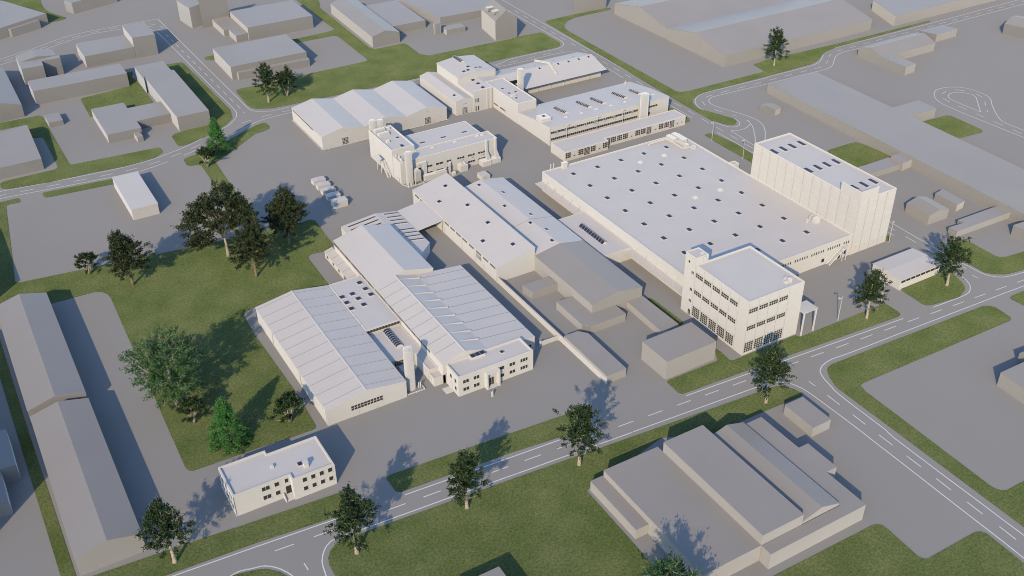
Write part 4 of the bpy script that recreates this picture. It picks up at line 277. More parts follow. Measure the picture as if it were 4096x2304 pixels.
 'diagonal road':([[(307.5,534.7),(307.2,522.5),(303.7,369.2),(303.7,369.2),(303.4,363.0),(303.1,356.4),(302.8,349.9),(302.5,343.7),(302.4,338.3),(302.3,334.1),(302.4,332.7),(302.4,331.5),(302.4,330.4),(302.4,329.5),(302.6,328.6),(302.8,327.7),(303.0,326.9),(303.3,326.2),(303.6,325.5),(304.0,324.9),(304.4,324.4),(304.9,323.9),(305.2,323.6),(305.6,323.3),(306.1,323.1),(306.5,322.9),(307.0,322.9),(307.4,322.8),(307.9,322.9),(308.5,323.0),(309.1,323.2),(309.6,323.5),(310.1,323.8),(310.5,324.2),(310.9,324.6),(311.3,325.1),(311.6,325.6),(311.8,326.2),(312.1,326.8),(312.2,327.4),(312.3,327.9),(312.4,328.3),(312.4,328.8),(312.4,329.3),(312.4,329.9),(312.3,330.5),(311.7,332.4),(310.7,334.7),(309.5,337.3),(308.3,339.9),(307.2,342.3),(306.6,344.3),(306.5,345.1),(306.4,345.9),(306.4,346.6),(306.4,347.2),(306.5,347.9),(306.6,348.6),(306.8,349.5),(307.1,350.4),(307.5,351.4),(307.9,352.3),(308.4,353.2),(308.9,354.0),(309.3,354.7),(309.8,355.4),(310.4,356.0),(310.9,356.6),(311.5,357.1),(312.1,357.6),(312.7,358.1),(313.4,358.6),(314.1,359.0),(314.9,359.3),(315.6,359.6),(316.4,359.9),(317.1,360.1),(317.8,360.3),(318.5,360.4),(319.2,360.4),(320.1,360.5),(321.2,360.5),(326.2,360.5),(333.7,360.2),(342.2,359.9),(350.3,359.5),(356.5,359.4),(359.5,359.5),(359.5,359.5),(359.6,359.6),(359.6,359.6),(359.6,359.6),(359.6,359.7),(359.7,359.7),(361.9,359.9),(366.6,359.8),(372.7,359.6),(379.1,359.4),(384.9,359.4),(389.1,359.5),(390.3,359.7),(391.4,359.8),(392.3,360.0),(393.1,360.2),(394.0,360.5),(394.8,360.8),(395.6,361.1),(396.3,361.4),(397.1,361.8),(397.8,362.2),(398.4,362.6),(399.1,363.0),(399.6,363.4),(400.1,363.8),(400.6,364.1),(401.1,364.5),(401.5,364.9),(402.1,365.3),(402.8,365.9),(403.5,366.4),(404.3,367.0),(405.1,367.6),(405.9,368.1),(406.7,368.6),(407.5,369.1),(408.3,369.5),(409.1,369.9),(409.9,370.3),(410.7,370.6),(411.4,370.9),(412.0,371.0),(412.6,371.1),(413.1,371.2),(413.7,371.3),(414.3,371.4),(414.9,371.4),(415.5,371.5),(416.1,371.5),(416.8,371.6),(417.5,371.6),(418.3,371.6),(419.4,371.6),(426.2,371.6),(436.4,371.5),(448.9,371.4),(462.6,371.3),(476.5,371.2),(489.3,371.2),(502.6,371.3),(516.8,371.4),(531.1,371.6),(544.7,371.8),(556.8,371.9),(566.5,372.1),(570.0,372.1),(573.1,372.2),(575.8,372.2),(578.3,372.2),(580.9,372.3),(583.6,372.3)],
   [(298.5,413.3),(297.6,396.9)],
   [(296.7,360.2),(296.4,341.0)],
   [(296.0,322.5),(295.5,297.4)],
   [(302.4,321.4),(300.0,292.4)],
   [(302.2,321.3),(302.6,321.0),(303.0,320.7),(303.4,320.4),(303.8,320.1),(304.2,319.9),(304.7,319.6),(305.2,319.5),(305.8,319.3),(306.5,319.2),(307.1,319.2),(307.8,319.2),(308.4,319.2),(309.1,319.3),(309.8,319.5),(310.5,319.7),(311.2,319.9),(311.8,320.2),(312.4,320.5),(313.0,320.8),(313.5,321.1),(314.0,321.5),(314.4,321.8),(314.8,322.2),(315.2,322.6),(315.4,322.9),(315.6,323.1),(315.8,323.4),(315.9,323.7),(316.0,324.0),(316.1,324.3),(316.2,324.6),(316.2,324.9),(316.2,325.3),(316.2,325.6),(316.1,325.8),(316.1,325.9),(316.0,325.7),(315.9,325.2),(315.8,324.6),(315.6,323.8),(315.5,323.0),(315.2,322.3),(314.9,321.4),(314.4,320.5),(313.9,319.6),(313.3,318.7),(312.7,317.7),(312.1,316.7),(311.1,315.4),(310.1,314.0),(309.0,312.6),(307.9,311.1),(306.8,309.7),(305.7,308.4),(304.8,307.3),(303.9,306.2),(303.0,305.2),(302.1,304.2),(301.2,303.2),(300.5,302.2),(299.9,301.4),(299.3,300.6),(298.8,299.8),(298.3,299.0),(297.8,298.2),(297.2,297.4)],
   [(300.7,297.6),(301.4,298.2),(302.1,298.9),(302.9,299.6),(303.6,300.3),(304.3,301.0),(305.1,301.7),(306.0,302.6),(306.9,303.6),(307.9,304.6),(308.9,305.6),(309.9,306.7),(310.9,307.7),(311.7,308.6),(312.6,309.5),(313.4,310.4),(314.3,311.4),(315.0,312.3),(315.8,313.2),(316.3,314.0),(316.9,314.9),(317.4,315.7),(317.9,316.5),(318.4,317.4),(318.7,318.2),(319.1,319.1),(319.4,320.0),(319.7,320.9),(319.9,321.9),(320.0,322.8),(320.1,323.8),(320.1,324.8),(320.0,325.8),(319.9,326.8),(319.7,327.9),(319.5,329.0),(319.2,330.2),(318.6,332.1),(317.9,334.3),(317.1,336.6),(316.2,338.9),(315.5,341.0),(314.9,342.8),(314.7,343.7),(314.5,344.5),(314.3,345.3),(314.1,346.0),(314.1,346.7),(314.0,347.4),(314.0,348.0),(314.0,348.6),(314.1,349.1),(314.2,349.6),(314.3,350.1),(314.5,350.6),(314.7,351.0),(315.0,351.4),(315.3,351.8),(315.6,352.2),(315.9,352.6),(316.3,352.9),(316.7,353.3),(317.2,353.6),(317.7,353.9),(318.2,354.1),(318.7,354.4),(319.3,354.6),(320.1,354.7),(320.9,354.8),(321.7,354.8),(322.7,354.7),(323.7,354.7),(324.9,354.6),(328.4,354.5),(332.9,354.3),(337.9,354.0),(343.3,353.7),(348.6,353.4),(353.7,353.1),(353.7,353.1),(356.9,353.1),(360.2,353.1),(363.4,353.0),(366.7,353.0),(369.9,352.9),(373.2,352.9),(376.6,352.7),(380.3,352.5),(383.9,352.3),(387.4,352.1),(390.5,352.1),(393.0,352.3),(394.0,352.5),(394.9,352.7),(395.6,353.0),(396.4,353.3),(397.1,353.6),(397.9,354.0),(398.9,354.6),(399.9,355.4),(400.8,356.1),(401.8,357.0),(402.8,357.8),(403.7,358.5),(404.6,359.2),(405.4,359.8),(406.1,360.5),(406.9,361.1),(407.7,361.7),(408.5,362.2),(409.1,362.6),(409.8,362.9),(410.4,363.2),(411.0,363.5),(411.7,363.7),(412.4,363.9),(413.2,364.2),(414.0,364.4),(414.9,364.6),(415.8,364.7),(416.7,364.8),(417.7,364.9),(419.1,364.9),(420.5,364.9),(421.9,364.8),(423.6,364.7),(425.4,364.6),(427.4,364.5),(432.8,364.5),(439.4,364.5),(446.9,364.6),(454.6,364.6),(462.0,364.8),(468.6,364.8),(472.9,364.9),(476.9,364.9),(480.6,365.0),(484.5,365.0),(488.7,365.1),(493.5,365.1),(503.8,365.2),(516.4,365.3),(529.9,365.4),(543.1,365.4),(554.7,365.5),(563.3,365.5),(565.6,365.5),(567.6,365.5),(569.4,365.5),(571.0,365.5),(572.6,365.4),(574.3,365.4)]],
  [((303.9,514.1),(303.7,508.9)),((303.6,503.7),(303.5,498.6)),((303.4,493.4),(303.2,488.2)),((303.1,483.0),(303.0,477.8)),((302.9,472.6),(302.7,467.5)),((302.6,462.3),(302.5,457.1)),((302.3,451.9),(302.2,446.8)),((302.1,441.6),(302.0,436.4)),((301.8,431.2),(301.7,426.0)),((301.6,420.8),(301.4,415.7)),((301.3,410.5),(301.2,405.3)),((301.1,400.1),(300.9,395.0)),((300.8,389.8),(300.7,384.6)),((300.6,379.4),(300.4,374.2)),((300.3,369.0),(300.2,363.9)),((300.0,358.7),(299.9,353.5)),((299.8,348.3),(299.7,343.2)),((299.5,338.0),(299.4,332.8)),((299.3,327.6),(299.1,322.4)),((299.0,317.2),(298.9,312.1)),((298.8,306.9),(298.6,301.7)),((316.7,356.2),(321.5,356.8)),((312.4,353.3),(310.6,348.8)),((311.1,343.2),(312.5,338.5)),((314.1,333.3),(315.2,331.3)),((326.8,356.7),(331.7,356.6)),((336.8,356.5),(341.8,356.4)),((346.9,356.3),(351.9,356.2)),((357.2,356.2),(362.0,356.1)),((367.3,356.1),(372.1,356.0)),((377.4,355.9),(382.2,355.8)),((387.4,355.7),(392.3,355.6)),((397.4,357.6),(401.1,360.2)),((405.2,363.7),(409.1,366.0)),((414.2,367.6),(419.1,367.6)),((424.3,367.6),(429.2,367.7)),((434.3,367.7),(439.2,367.7)),((444.3,367.8),(449.2,367.8)),((454.3,367.8),(459.2,367.9)),((464.3,367.9),(469.2,367.9)),((474.4,368.0),(479.3,368.0)),((484.4,368.0),(489.3,368.1)),((494.4,368.1),(499.3,368.1)),((504.4,368.2),(509.3,368.2)),((514.4,368.2),(519.3,368.3)),((524.5,368.3),(529.4,368.3)),((534.5,368.4),(539.4,368.4)),((544.5,368.4),(549.4,368.5)),((554.5,368.5),(559.4,368.5)),((564.5,368.6),(569.4,368.6))]),
 'turning loop':([[(407.5,236.4),(407.5,238.2),(407.5,239.9),(407.5,241.5),(407.5,243.3),(407.5,245.3),(407.5,247.6),(407.3,253.7),(407.0,261.6),(406.6,270.2),(406.3,278.7),(406.3,286.1),(406.7,291.3),(406.9,292.6),(407.2,293.8),(407.5,294.7),(407.9,295.6),(408.3,296.4),(408.8,297.2),(409.3,298.0),(409.8,298.7),(410.4,299.4),(411.0,300.1),(411.7,300.7),(412.3,301.3),(413.0,301.9),(413.8,302.5),(414.5,303.0),(415.3,303.5),(416.1,303.9),(416.9,304.2),(417.8,304.4),(418.7,304.6),(419.6,304.6),(420.5,304.7),(421.4,304.6),(422.3,304.5),(423.1,304.4),(423.8,304.2),(424.6,304.0),(425.4,303.7),(426.1,303.4),(426.8,303.0),(427.6,302.5),(428.5,301.9),(429.2,301.3),(430.0,300.6),(430.7,299.8),(431.2,299.0),(431.7,298.0),(432.1,296.9),(432.4,295.7),(432.6,294.5),(432.8,293.3),(432.9,292.2),(432.9,291.2),(432.9,290.3),(432.8,289.4),(432.7,288.5),(432.6,287.7),(432.3,286.9),(432.1,286.2),(431.8,285.6),(431.4,284.9),(431.1,284.4),(430.7,283.8),(430.3,283.2),(429.8,282.6),(429.2,282.1),(428.6,281.6),(428.0,281.0),(427.4,280.5),(426.8,279.9),(425.9,279.1),(425.1,278.2),(424.2,277.2),(423.3,276.3),(422.4,275.3),(421.5,274.3),(420.6,273.3),(419.6,272.1),(418.7,271.0),(417.8,269.9),(417.0,268.8),(416.2,267.7),(415.8,267.1),(415.3,266.4),(414.9,265.8),(414.6,265.2),(414.2,264.5),(414.0,263.7),(413.7,262.2),(413.7,260.4),(413.7,258.5),(413.8,256.5),(413.9,254.4),(414.0,252.5),(414.0,250.6),(414.0,248.7),(414.0,246.8),(414.0,244.9),(414.0,243.1),(414.0,241.2)],
   [(414.1,275.9),(426.4,288.4),(426.4,288.4),(426.6,288.9),(426.9,289.3),(427.1,289.8),(427.3,290.3),(427.4,290.8),(427.5,291.2),(427.5,291.8),(427.4,292.3),(427.2,292.9),(427.0,293.4),(426.7,293.9),(426.4,294.4),(426.1,295.0),(425.7,295.6),(425.2,296.1),(424.7,296.6),(424.1,297.0),(423.6,297.4),(423.1,297.6),(422.5,297.8),(421.9,297.9),(421.3,298.0),(420.7,298.0),(420.1,297.9),(419.5,297.9),(418.8,297.7),(418.2,297.5),(417.6,297.2),(417.0,296.9),(416.5,296.6),(416.2,296.3),(415.9,296.0),(415.6,295.6),(415.3,295.2),(415.1,294.8),(414.9,294.4),(414.7,294.0),(414.5,293.7),(414.4,293.3),(414.3,292.9),(414.2,292.4),(414.1,291.8),(414.0,289.9),(414.0,287.5),(414.0,284.7),(414.0,281.7),(414.1,278.7),(414.1,275.9)]],
  [((416.0,299.8),(420.5,301.0)),((425.4,300.0),(428.6,296.5)),((430.0,291.6),(429.1,286.7)),((425.8,282.9),(422.2,279.6)),((418.5,275.9),(416.8,274.2)),((412.2,295.8),(411.2,291.1)),((410.9,286.0),(410.9,281.1)),((410.8,275.9),(410.8,271.0)),((410.5,265.8),(410.5,260.8)),((410.4,255.7),(410.2,250.8))]),
}
RT, UP, FW = (0.860658, -0.509117, -0.008219), (0.286510, 0.470871, 0.834382), (0.420928, 0.720472, -0.551126)
LENS = 36.5982
# ------------------------------------------------------------------ setting: ground, lawns, road markings
g = MB(); g.add([(-900, -300, 0), (1700, -300, 0), (1700, 1700, 0), (-900, 1700, 0)], [[0, 1, 2, 3]])
tag(build('ground', g, M['ground']), 'plain grey paved ground under the whole industrial estate', 'ground', kind='structure')
for lab, poly in LAWNS:
    b = MB(); b.prism(poly, -.05, .10, 1, False); b.add([(x, y, .10) for x, y in poly], [list(range(len(poly)))], 0)
    tag(build('lawn', b, [M['lawn'], M['soil']]), lab, 'lawn', kind='structure')
def stripe(b, pts, w, z):
    n = len(pts); P = [np.array(p) for p in pts]; vs = []
    for i in range(n):
        t = P[min(n-1, i+1)]-P[max(0, i-1)]; t = t/max(1e-9, np.hypot(*t)); q = np.array([-t[1], t[0]])*w/2
        vs += [(*(P[i]+q), z), (*(P[i]-q), z)]
    b.add(vs, [[2*i, 2*i+1, 2*i+3, 2*i+2] for i in range(n-1)])
for i, (road, (lines, dashes)) in enumerate(ROAD_MARKS.items()):
    b = MB()
    for l in lines: stripe(b, l, .34, .02)
    for d in dashes: stripe(b, d, .32, .016)
    tag(build('road_marking', b, M['paint']), 'white painted edge lines and centre dashes of the '+road, 'road marking', kind='structure')

# ------------------------------------------------------------------ grey neighbouring buildings
def cat_of(n): return n.replace('_', ' ')
for name, label, vols in FLAT_BUILDINGS:
    p0 = vols[0][0]; c = (sum(p[0] for p in p0)/len(p0), sum(p[1] for p in p0)/len(p0), 0)
    t = thing(name, label, cat_of(name), c, 'grey neighbouring buildings')
    for k, (poly, h) in enumerate(vols):
        poly = off(poly, .04*k)
        w = MB().prism(poly, -.2, h-.15, 0, True); r = MB().prism(off(poly, .03), h-.15, h, 0, True, True)
        build('walls', w, M['gwall'], t); build('roof', r, M['groof'], t)
def pitched(t, e0, e1, e2, he, hr, fr, wall, roof, over=.05, th=.18):
    """gable end along e0-e1 (eave corners), ridge parallel to e1-e2"""
    e0, e1, e2 = (np.array(e, float) for e in (e0, e1, e2)); L = e2-e1; m = e0+(e1-e0)*fr
    P = lambda q, z: (q[0], q[1], z)
    w = MB().ext([P(e0, -.2), P(e1, -.2), P(e1, he-th), P(m, hr-th), P(e0, he-th)], (L[0], L[1], 0))
    u = L/np.hypot(*L)*over; s = (e1-e0)/np.hypot(*(e1-e0))*over
    a0, b0, m0, a1, b1, m1 = e0-u-s, e1-u+s, m-u, e0+L+u-s, e1+L+u+s, m+L+u
    r = MB().ext([P(a0, he-th), P(m0, hr-th), P(b0, he-th), P(b0, he), P(m0, hr), P(a0, he)], tuple(a1-a0)+(0,))
    build('walls', w, wall, t); return build('roof', r, roof, t)
for name, label, e0, e1, e2, he, hr, fr in PITCHED_BUILDINGS:
    c = tuple((np.array(e0)+np.array(e2))/2)+(0,)
    t = thing(name, label, cat_of(name), c, 'grey neighbouring buildings')
    rf = pitched(t, e0, e1, e2, he, hr, fr, M['gwall'], M['groof'])
    if name == 'house':
        for y in (482.2, 488.8):
            d = MB().ext([(271.2, y-1.6, 13.0), (271.2, y+1.6, 13.0), (271.2, y+1.6, 14.5), (271.2, y-1.6, 14.5)], (4.3, .2, 0))
            build('dormer', d, M['gwall'], rf)
def grey(name, label, loc): return thing(name, label, cat_of(name), loc, 'grey neighbouring buildings')
t = grey('double_hall', 'huge grey hall with two low ridges filling the upper right', (400, 430, 0))
w = MB(); r = MB(); prof = [(381.3, 6.1), (405.6, 11.0), (429.6, 6.2), (454.2, 11.1), (478.2, 6.1)]
w.ext([(349.6, 381.3, -.2)]+[(349.6, y, z-.2) for y, z in prof]+[(349.6, 478.2, -.2)], (104.4, 0, 0))
r.ext([(349.5, y, z) for y, z in prof]+[(349.5, y, z-.2) for y, z in prof[::-1]], (104.6, 0, 0))
build('walls', w, M['gwall'], t); build('roof', r, M['groof'], t)
t = grey('long_hall', 'long grey pitched hall nearest the bottom left corner', (4.2, 236, 0))
pitched(t, (-3.9, 205.8), (12.3, 205.8), (12.3, 267.9), 6., 8.1, .5, M['gwall'], M['groof'])
t = grey('long_hall', 'grey pitched hall behind the bottom left one, next to the great lawn', (4.1, 300, 0))
pitched(t, (-4.1, 270.8), (12.2, 270.8), (12.2, 333.), 6., 8.3, .5, M['gwall'], M['groof'])
def grey_flat(name, label, *vols):
    x0, x1, y0, y1, _ = vols[0]; t = grey(name, label, ((x0+x1)/2, (y0+y1)/2, 0))
    for k, (x0, x1, y0, y1, h) in enumerate(vols):
        e = .03*k; po = [(x0-e, y0-e), (x1+e, y0-e), (x1+e, y1+e), (x0-e, y1+e)]
        build('walls', MB().prism(po, -.2, h-.15), M['gwall'], t); build('roof', MB().prism(off(po, .03), h-.15, h, 0, True, True), M['groof'], t)
    return t
grey_flat('block_building', 'grey block at the left edge, upper of the two by the narrow lawn strip', (-26, -10.7, 249.2, 266, 5.9))
grey_flat('block_building', 'grey block at the left edge, lower of the two by the narrow lawn strip', (-30, -14.7, 236.7, 249.1, 5.4))
grey_flat('block_building', 'grey building beyond the left edge whose shadow falls on the left yard corner', (-40, -9.8, 340.6, 383.3, 12.))
grey_flat('block_building', 'tall grey building beyond the left edge whose shadow covers the narrow lawn strip', (-64, -34, 217, 296, 24.))
grey_flat('shed', 'grey flat building just showing at the bottom edge of the lawn', (70, 83.9, 132, 151.2, 5.2))
t = grey_flat('factory_building', 'large grey factory of joined halls in the lower right', (124.4, 142.4, 123.5, 165.2, 5.6), (120.5, 124.3, 145.1, 165.5, 3.4), (142.5, 155.9, 123.6, 162.9, 9.))
pitched(t, (156., 123.7), (168.8, 123.7), (168.8, 160.3), 6.2, 8.1, .5, M['gwall'], M['groof'])
po = [(142.6, 120.2), (174.9, 120.2), (174.9, 134.2), (178.7, 134.2), (178.7, 145), (175.3, 145), (175.3, 160.1), (169., 160.1), (169., 123.4), (142.6, 123.4)]
build('walls', MB().prism(po, -.2, 5.3), M['gwall'], t); build('roof', MB().prism(off(po, .03), 5.3, 5.45, 0, True, True), M['groof'], t)
t = grey('hall', 'grey pitched hall joined to the front end of a white hall, mid picture', (175.6, 249, 0))
pitched(t, (165.4, 230.8), (185.8, 230.8), (185.8, 266.9), 6.4, 8.2, .5, M['gwall'], M['groof'])
t = thing('storage_tank', 'round grey tank standing in the yard of the dormer house', 'tank', (247.9, 503.2, 0))
build('shell', MB().lathe(247.9, 503.2, [(2.05, -.1), (2.05, 6.1)], 32), M['gwall'], t, True); build('lid', MB().lathe(247.9, 503.2, [(2.1, 6.1), (2.1, 6.25), (0.05, 6.4)], 32), M['groof'], t, True)

# ------------------------------------------------------------------ white factory: parts
def white(name, label, cat, loc): return thing(name, label, cat, loc, 'white factory buildings')
def flat_white(t, poly, h, par=.4, pt=.35, m='wall', base=-.2):
    if len(poly) == 4 and np.isscalar(poly[0]):
        x0, x1, y0, y1 = poly; poly = [(x0, y0), (x1, y0), (x1, y1), (x0, y1)]
    inn = off(poly, -pt); w = MB(); w.prism(poly, base, h-par-.1, 0, False); w.ring(poly, inn, h-par-.1, h)
    build('walls', w, M[m], t); return build('roof', MB().prism(off(poly, -pt+.01), h-par-.12, h-par, 0, True), M['roof'], t)
def prof_white(t, axis, pts, a0, a1, over=.12, th=.15, ends=True):
    """walls and roof from a cross profile pts [(across, z)] of eaves and ridges, run along the axis"""
    P = (lambda c, z, l: (c, l, z)) if axis == 'y' else (lambda c, z, l: (l, c, z))
    V = (0, a1-a0, 0) if axis == 'y' else (a1-a0, 0, 0); Vr = (0, a1-a0+2*over, 0) if axis == 'y' else (a1-a0+2*over, 0, 0)
    w = MB().ext([P(pts[0][0], -.2, a0)]+[P(c, z-th, a0) for c, z in pts]+[P(pts[-1][0], -.2, a0)], V)
    q = [list(p) for p in pts]; q[0][0] -= over; q[-1][0] += over
    r = MB().ext([P(c, z, a0-over) for c, z in q]+[P(c, z-th, a0-over) for c, z in q[::-1]], Vr)
    build('walls', w, M['wall'], t); return build('roof', r, M['roof'], t)
def win(t, face, pos, a0, a1, z0, z1, nx=1, nz=1, name='window', fr=.09, panel=0., sill=True, frame='wall'):
    """glazing set proud of the wall: dark panes, white bars and a sill. face: '-x' (west wall) or '-y' (front wall)"""
    g, b = MB(), MB()
    def bx(p0, p1, q0, q1, d0, d1, m):
        k = g if m else b
        if face == '-y': k.box(p0, p1, pos-d1, pos-d0, q0, q1)
        elif face == '-x': k.box(pos-d1, pos-d0, p0, p1, q0, q1)
        else: k.box(pos+d0, pos+d1, p0, p1, q0, q1)
    zg = z0+panel*(z1-z0)
    bx(a0, a1, zg, z1, -.05, .03, 1)
    if panel: bx(a0, a1, z0, zg, -.05, .05, 0)
    for i in range(nx+1):
        c = a0+(a1-a0)*i/nx; bx(c-fr/2, c+fr/2, zg, z1, -.05, .08, 0)
    for i in range(nz+1):
        c = zg+(z1-zg)*i/nz; bx(a0-fr/2, a1+fr/2, c-fr/2, c+fr/2, -.05, .075, 0)
    if sill: bx(a0-.12, a1+.12, z0-.16, z0-.05, -.05, .2, 0)
    o = build(name, g, M['dark'], t); build('frame', b, M[frame], o)
    return o
def door(t, face, pos, a0, a1, z1, name='door', z0=.0):
    b = MB()
    def bx(p0, p1, q0, q1, d0, d1, m):
        if face == '-y': b.box(p0, p1, pos-d1, pos-d0, q0, q1, m)
        else: b.box(pos-d1, pos-d0, p0, p1, q0, q1, m)
    bx(a0-.1, a0, z0, z1+.1, -.05, .09, 1); bx(a1, a1+.1, z0, z1+.1, -.05, .09, 1); bx(a0, a1, z1, z1+.1, -.05, .09, 1)
    bx(a0, a1, z0, z1, -.05, .04, 0)
    return build(name, b, [M['wall'], M['seam']], t)
def sk(t, x, y, zf, w=1.4, l=1.9, n=1, parent=None, axis='y'):
    """curbed roof light with blue glass on a roof of height zf(x, y)"""
    if not callable(zf): h0 = zf; zf = lambda x, y: h0
    b, g = MB(), MB(); sx, sy = (w/2, l/2) if axis == 'y' else (l/2, w/2)
    def blk(x0, x1, y0, y1, d0, d1, m):
        c = [(x0, y0), (x1, y0), (x1, y1), (x0, y1)]
        (g if m else b).add([(p, q, zf(p, q)+d) for d in (d0, d1) for p, q in c], [[0, 1, 5, 4], [1, 2, 6, 5], [2, 3, 7, 6], [3, 0, 4, 7], [4, 5, 6, 7]])
    blk(x-sx-.28, x+sx+.28, y-sy-.28, y+sy+.28, -.1, .10, 0)
    blk(x-sx-.12, x+sx+.12, y-sy-.12, y+sy+.12, .05, .26, 0)
    for i in range(n):
        if axis == 'y': blk(x-sx, x+sx, y-sy+2*sy*i/n+(.06 if i else 0), y-sy+2*sy*(i+1)/n, .2, .32, 1)
        else: blk(x-sx+2*sx*i/n+(.08 if i else 0), x-sx+2*sx*(i+1)/n, y-sy, y+sy, .2, .32, 1)
    o = build('skylight', b, M['roof'], parent or t); build('pane', g, M['sky'], o); return o
def vault(t, x, y0, y1, zf, w=2.4, n=8, h=.75):
    """barrel roof light: dark curved panes between white ribs"""
    if not callable(zf): h0 = zf; zf = lambda x, y: h0
    b = MB(); A = [math.pi*i/8 for i in range(9)]
    def arc(r, y): return [(x-r*math.cos(a)*w/2, y, zf(x, y)+.2+h*r*math.sin(a)) for a in A]
    def band(r, ya, yb, m):
        P, Q = arc(r, ya), arc(r, yb); b.add(P+Q, [[i, i+1, 9+i+1, 9+i] for i in range(8)]+[list(range(9)), [9+i for i in range(9)]], m)
    band(.96, y0+.1, y1-.1, 1)
    for i in range(n+1):
        c = y0+(y1-y0)*i/n; e = .22 if i in (0, n) else .11; band(1., c-e/2, c+e/2, 0)
    q = [(x-w/2-.15, y0-.2), (x+w/2+.15, y0-.2), (x+w/2+.15, y1+.2), (x-w/2-.15, y1+.2)]
    b.add([(p, s, zf(p, s)+d) for d in (-.1, .22) for p, s in q], [[0, 1, 5, 4], [1, 2, 6, 5], [2, 3, 7, 6], [3, 0, 4, 7], [4, 5, 6, 7]], 0)
    return build('rooflight', b, [M['roof'], M['sky']], t)
def unit(t, x, y, z, w=1., l=1., h=.8, name='roof_vent', cap=True):
    b = MB().box(x-w/2, x+w/2, y-l/2, y+l/2, z-.1, z+h)
    if cap: b.box(x-w/2-.2, x+w/2+.2, y-l/2-.2, y+l/2+.2, z-.1, z+.12)
    return build(name, b, M['wall'], t)
def ribs(t, segs, ys, w=.3, d=.10, name='roof_rib'):
    for y in ys:
        b = MB()
        for (x0, z0), (x1, z1) in segs: b.ext([(x0, y-w/2, z0-.05), (x1, y-w/2, z1-.05), (x1, y-w/2, z1+d), (x0, y-w/2, z0+d)], (0, w, 0))
        if name == 'roof_rib':
            for (x0, z0), (x1, z1) in segs: b.ext([(x0, y-w/2-.14, z0-.05), (x1, y-w/2-.14, z1-.05), (x1, y-w/2-.14, z1+d*.5), (x0, y-w/2-.14, z0+d*.5)], (0, .139, 0), 1)
        build(name, b, [M['dkseam' if name == 'roof_joint' else 'roof'], M['dkseam']], t)
def pipe(t, pts, r=.08, name='downpipe'): return build(name, MB().tube(pts, r, 6), M['wall'], t)
def silo(label, x, y, r, h, cat='silo'):
    t = thing('silo', label, cat, (x, y, 0), 'white silos')
    pr = [(r, 0), (r, h-r*.38)]+[(r*math.cos(a), h-r*.38+r*.38*math.sin(a)) for a in (.3, .6, .9, 1.2, 1.45)]
    build('shell', MB().lathe(x, y, pr, 36), M['wall'], t, True)
    for k in (1, 2, 3): build('weld_seam', MB().lathe(x, y, [(r-.02, h*k/4-.03), (r+.025, h*k/4-.03), (r+.025, h*k/4+.03), (r-.02, h*k/4+.03)], 36), M['seam'], t, True)
    b = MB()
    for a in (.4, 2.5, 4.6): b.bar((x+r*.8*math.cos(a), y+r*.8*math.sin(a), h-r*.3), (x+r*.8*math.cos(a), y+r*.8*math.sin(a), h+.25), .12)
    build('lifting_lug', b, M['steel'], t)
    return t
# ---- small office at the bottom
t = white('office_building', 'small white flat office with a recessed entrance stair, at the bottom', 'office building', (49, 210, 0))
PO = [(35.7, 205.4), (51.1, 205.4), (51.1, 203.2), (62.9, 203.2), (62.9, 216.3), (48.7, 216.3), (48.7, 217.9), (35.7, 217.9)]
flat_white(t, PO, 7.3, .5, .45)
b = MB()
for p in (PO,): b.prism(off(p, .06), -.1, .95, 0, True)
build('plinth', b, M['wall'], t)
for x in (54.4, 56.8, 59.2, 61.6):
    win(t, '-y', 203.2, x-.62, x+.62, 4.95, 6.45); win(t, '-y', 203.2, x-.62, x+.62, 1.9, 3.35)
for x in (44.4, 47.4):
    w_ = 1.1 if x < 45 else .65
    for z in (4.95, 1.9): win(t, '-y', 205.4, x-w_, x+w_, z, z+1.45, 2 if x < 45 else 1)
win(t, '-y', 205.4, 49.6, 50.6, 5.0, 6.4)
for y in (207.8, 211.5, 215.3):
    for z in (4.6, 1.6): win(t, '-x', 35.7, y-1.2, y+1.2, z, z+1.8, 2, 1, fr=.16)
b = MB().box(49.6, 51., 205.2, 205.32, 1.2, 3.7); build('door', b, M['dark'], t)
b = MB()
for i in range(8): b.box(48.9, 51., 203.5+i*.22, 205.4, -.05 if i == 0 else .15*i, .15*(i+1))
b.ext([(48.65, 203.4, -.05), (48.65, 205.4, -.05), (48.65, 205.4, 2.1), (48.65, 203.4, .9)], (.22, 0, 0))
build('entrance_steps', b, M['wall'], t)
build('chimney', MB().box(47.9, 48.7, 210.4, 211.2, 6.7, 7.6), M['wall'], t)
b = MB().box(55.6, 56.8, 205.9, 207.1, 6.7, 8.2); b.box(55.5, 56.9, 205.8, 207.2, 8.45, 8.55)
for x in (55.7, 56.7):
    for y in (206., 207.): b.bar((x, y, 8.1), (x, y, 8.5), .1)
build('chimney', b, M['wall'], t); sk(t, 55.1, 208.2, 6.8, 1.1, 1.3)
for x, y in ((63., 203.4), (35.6, 205.3)): pipe(t, [(x, y-.12, 0), (x, y-.12, 6.9)])
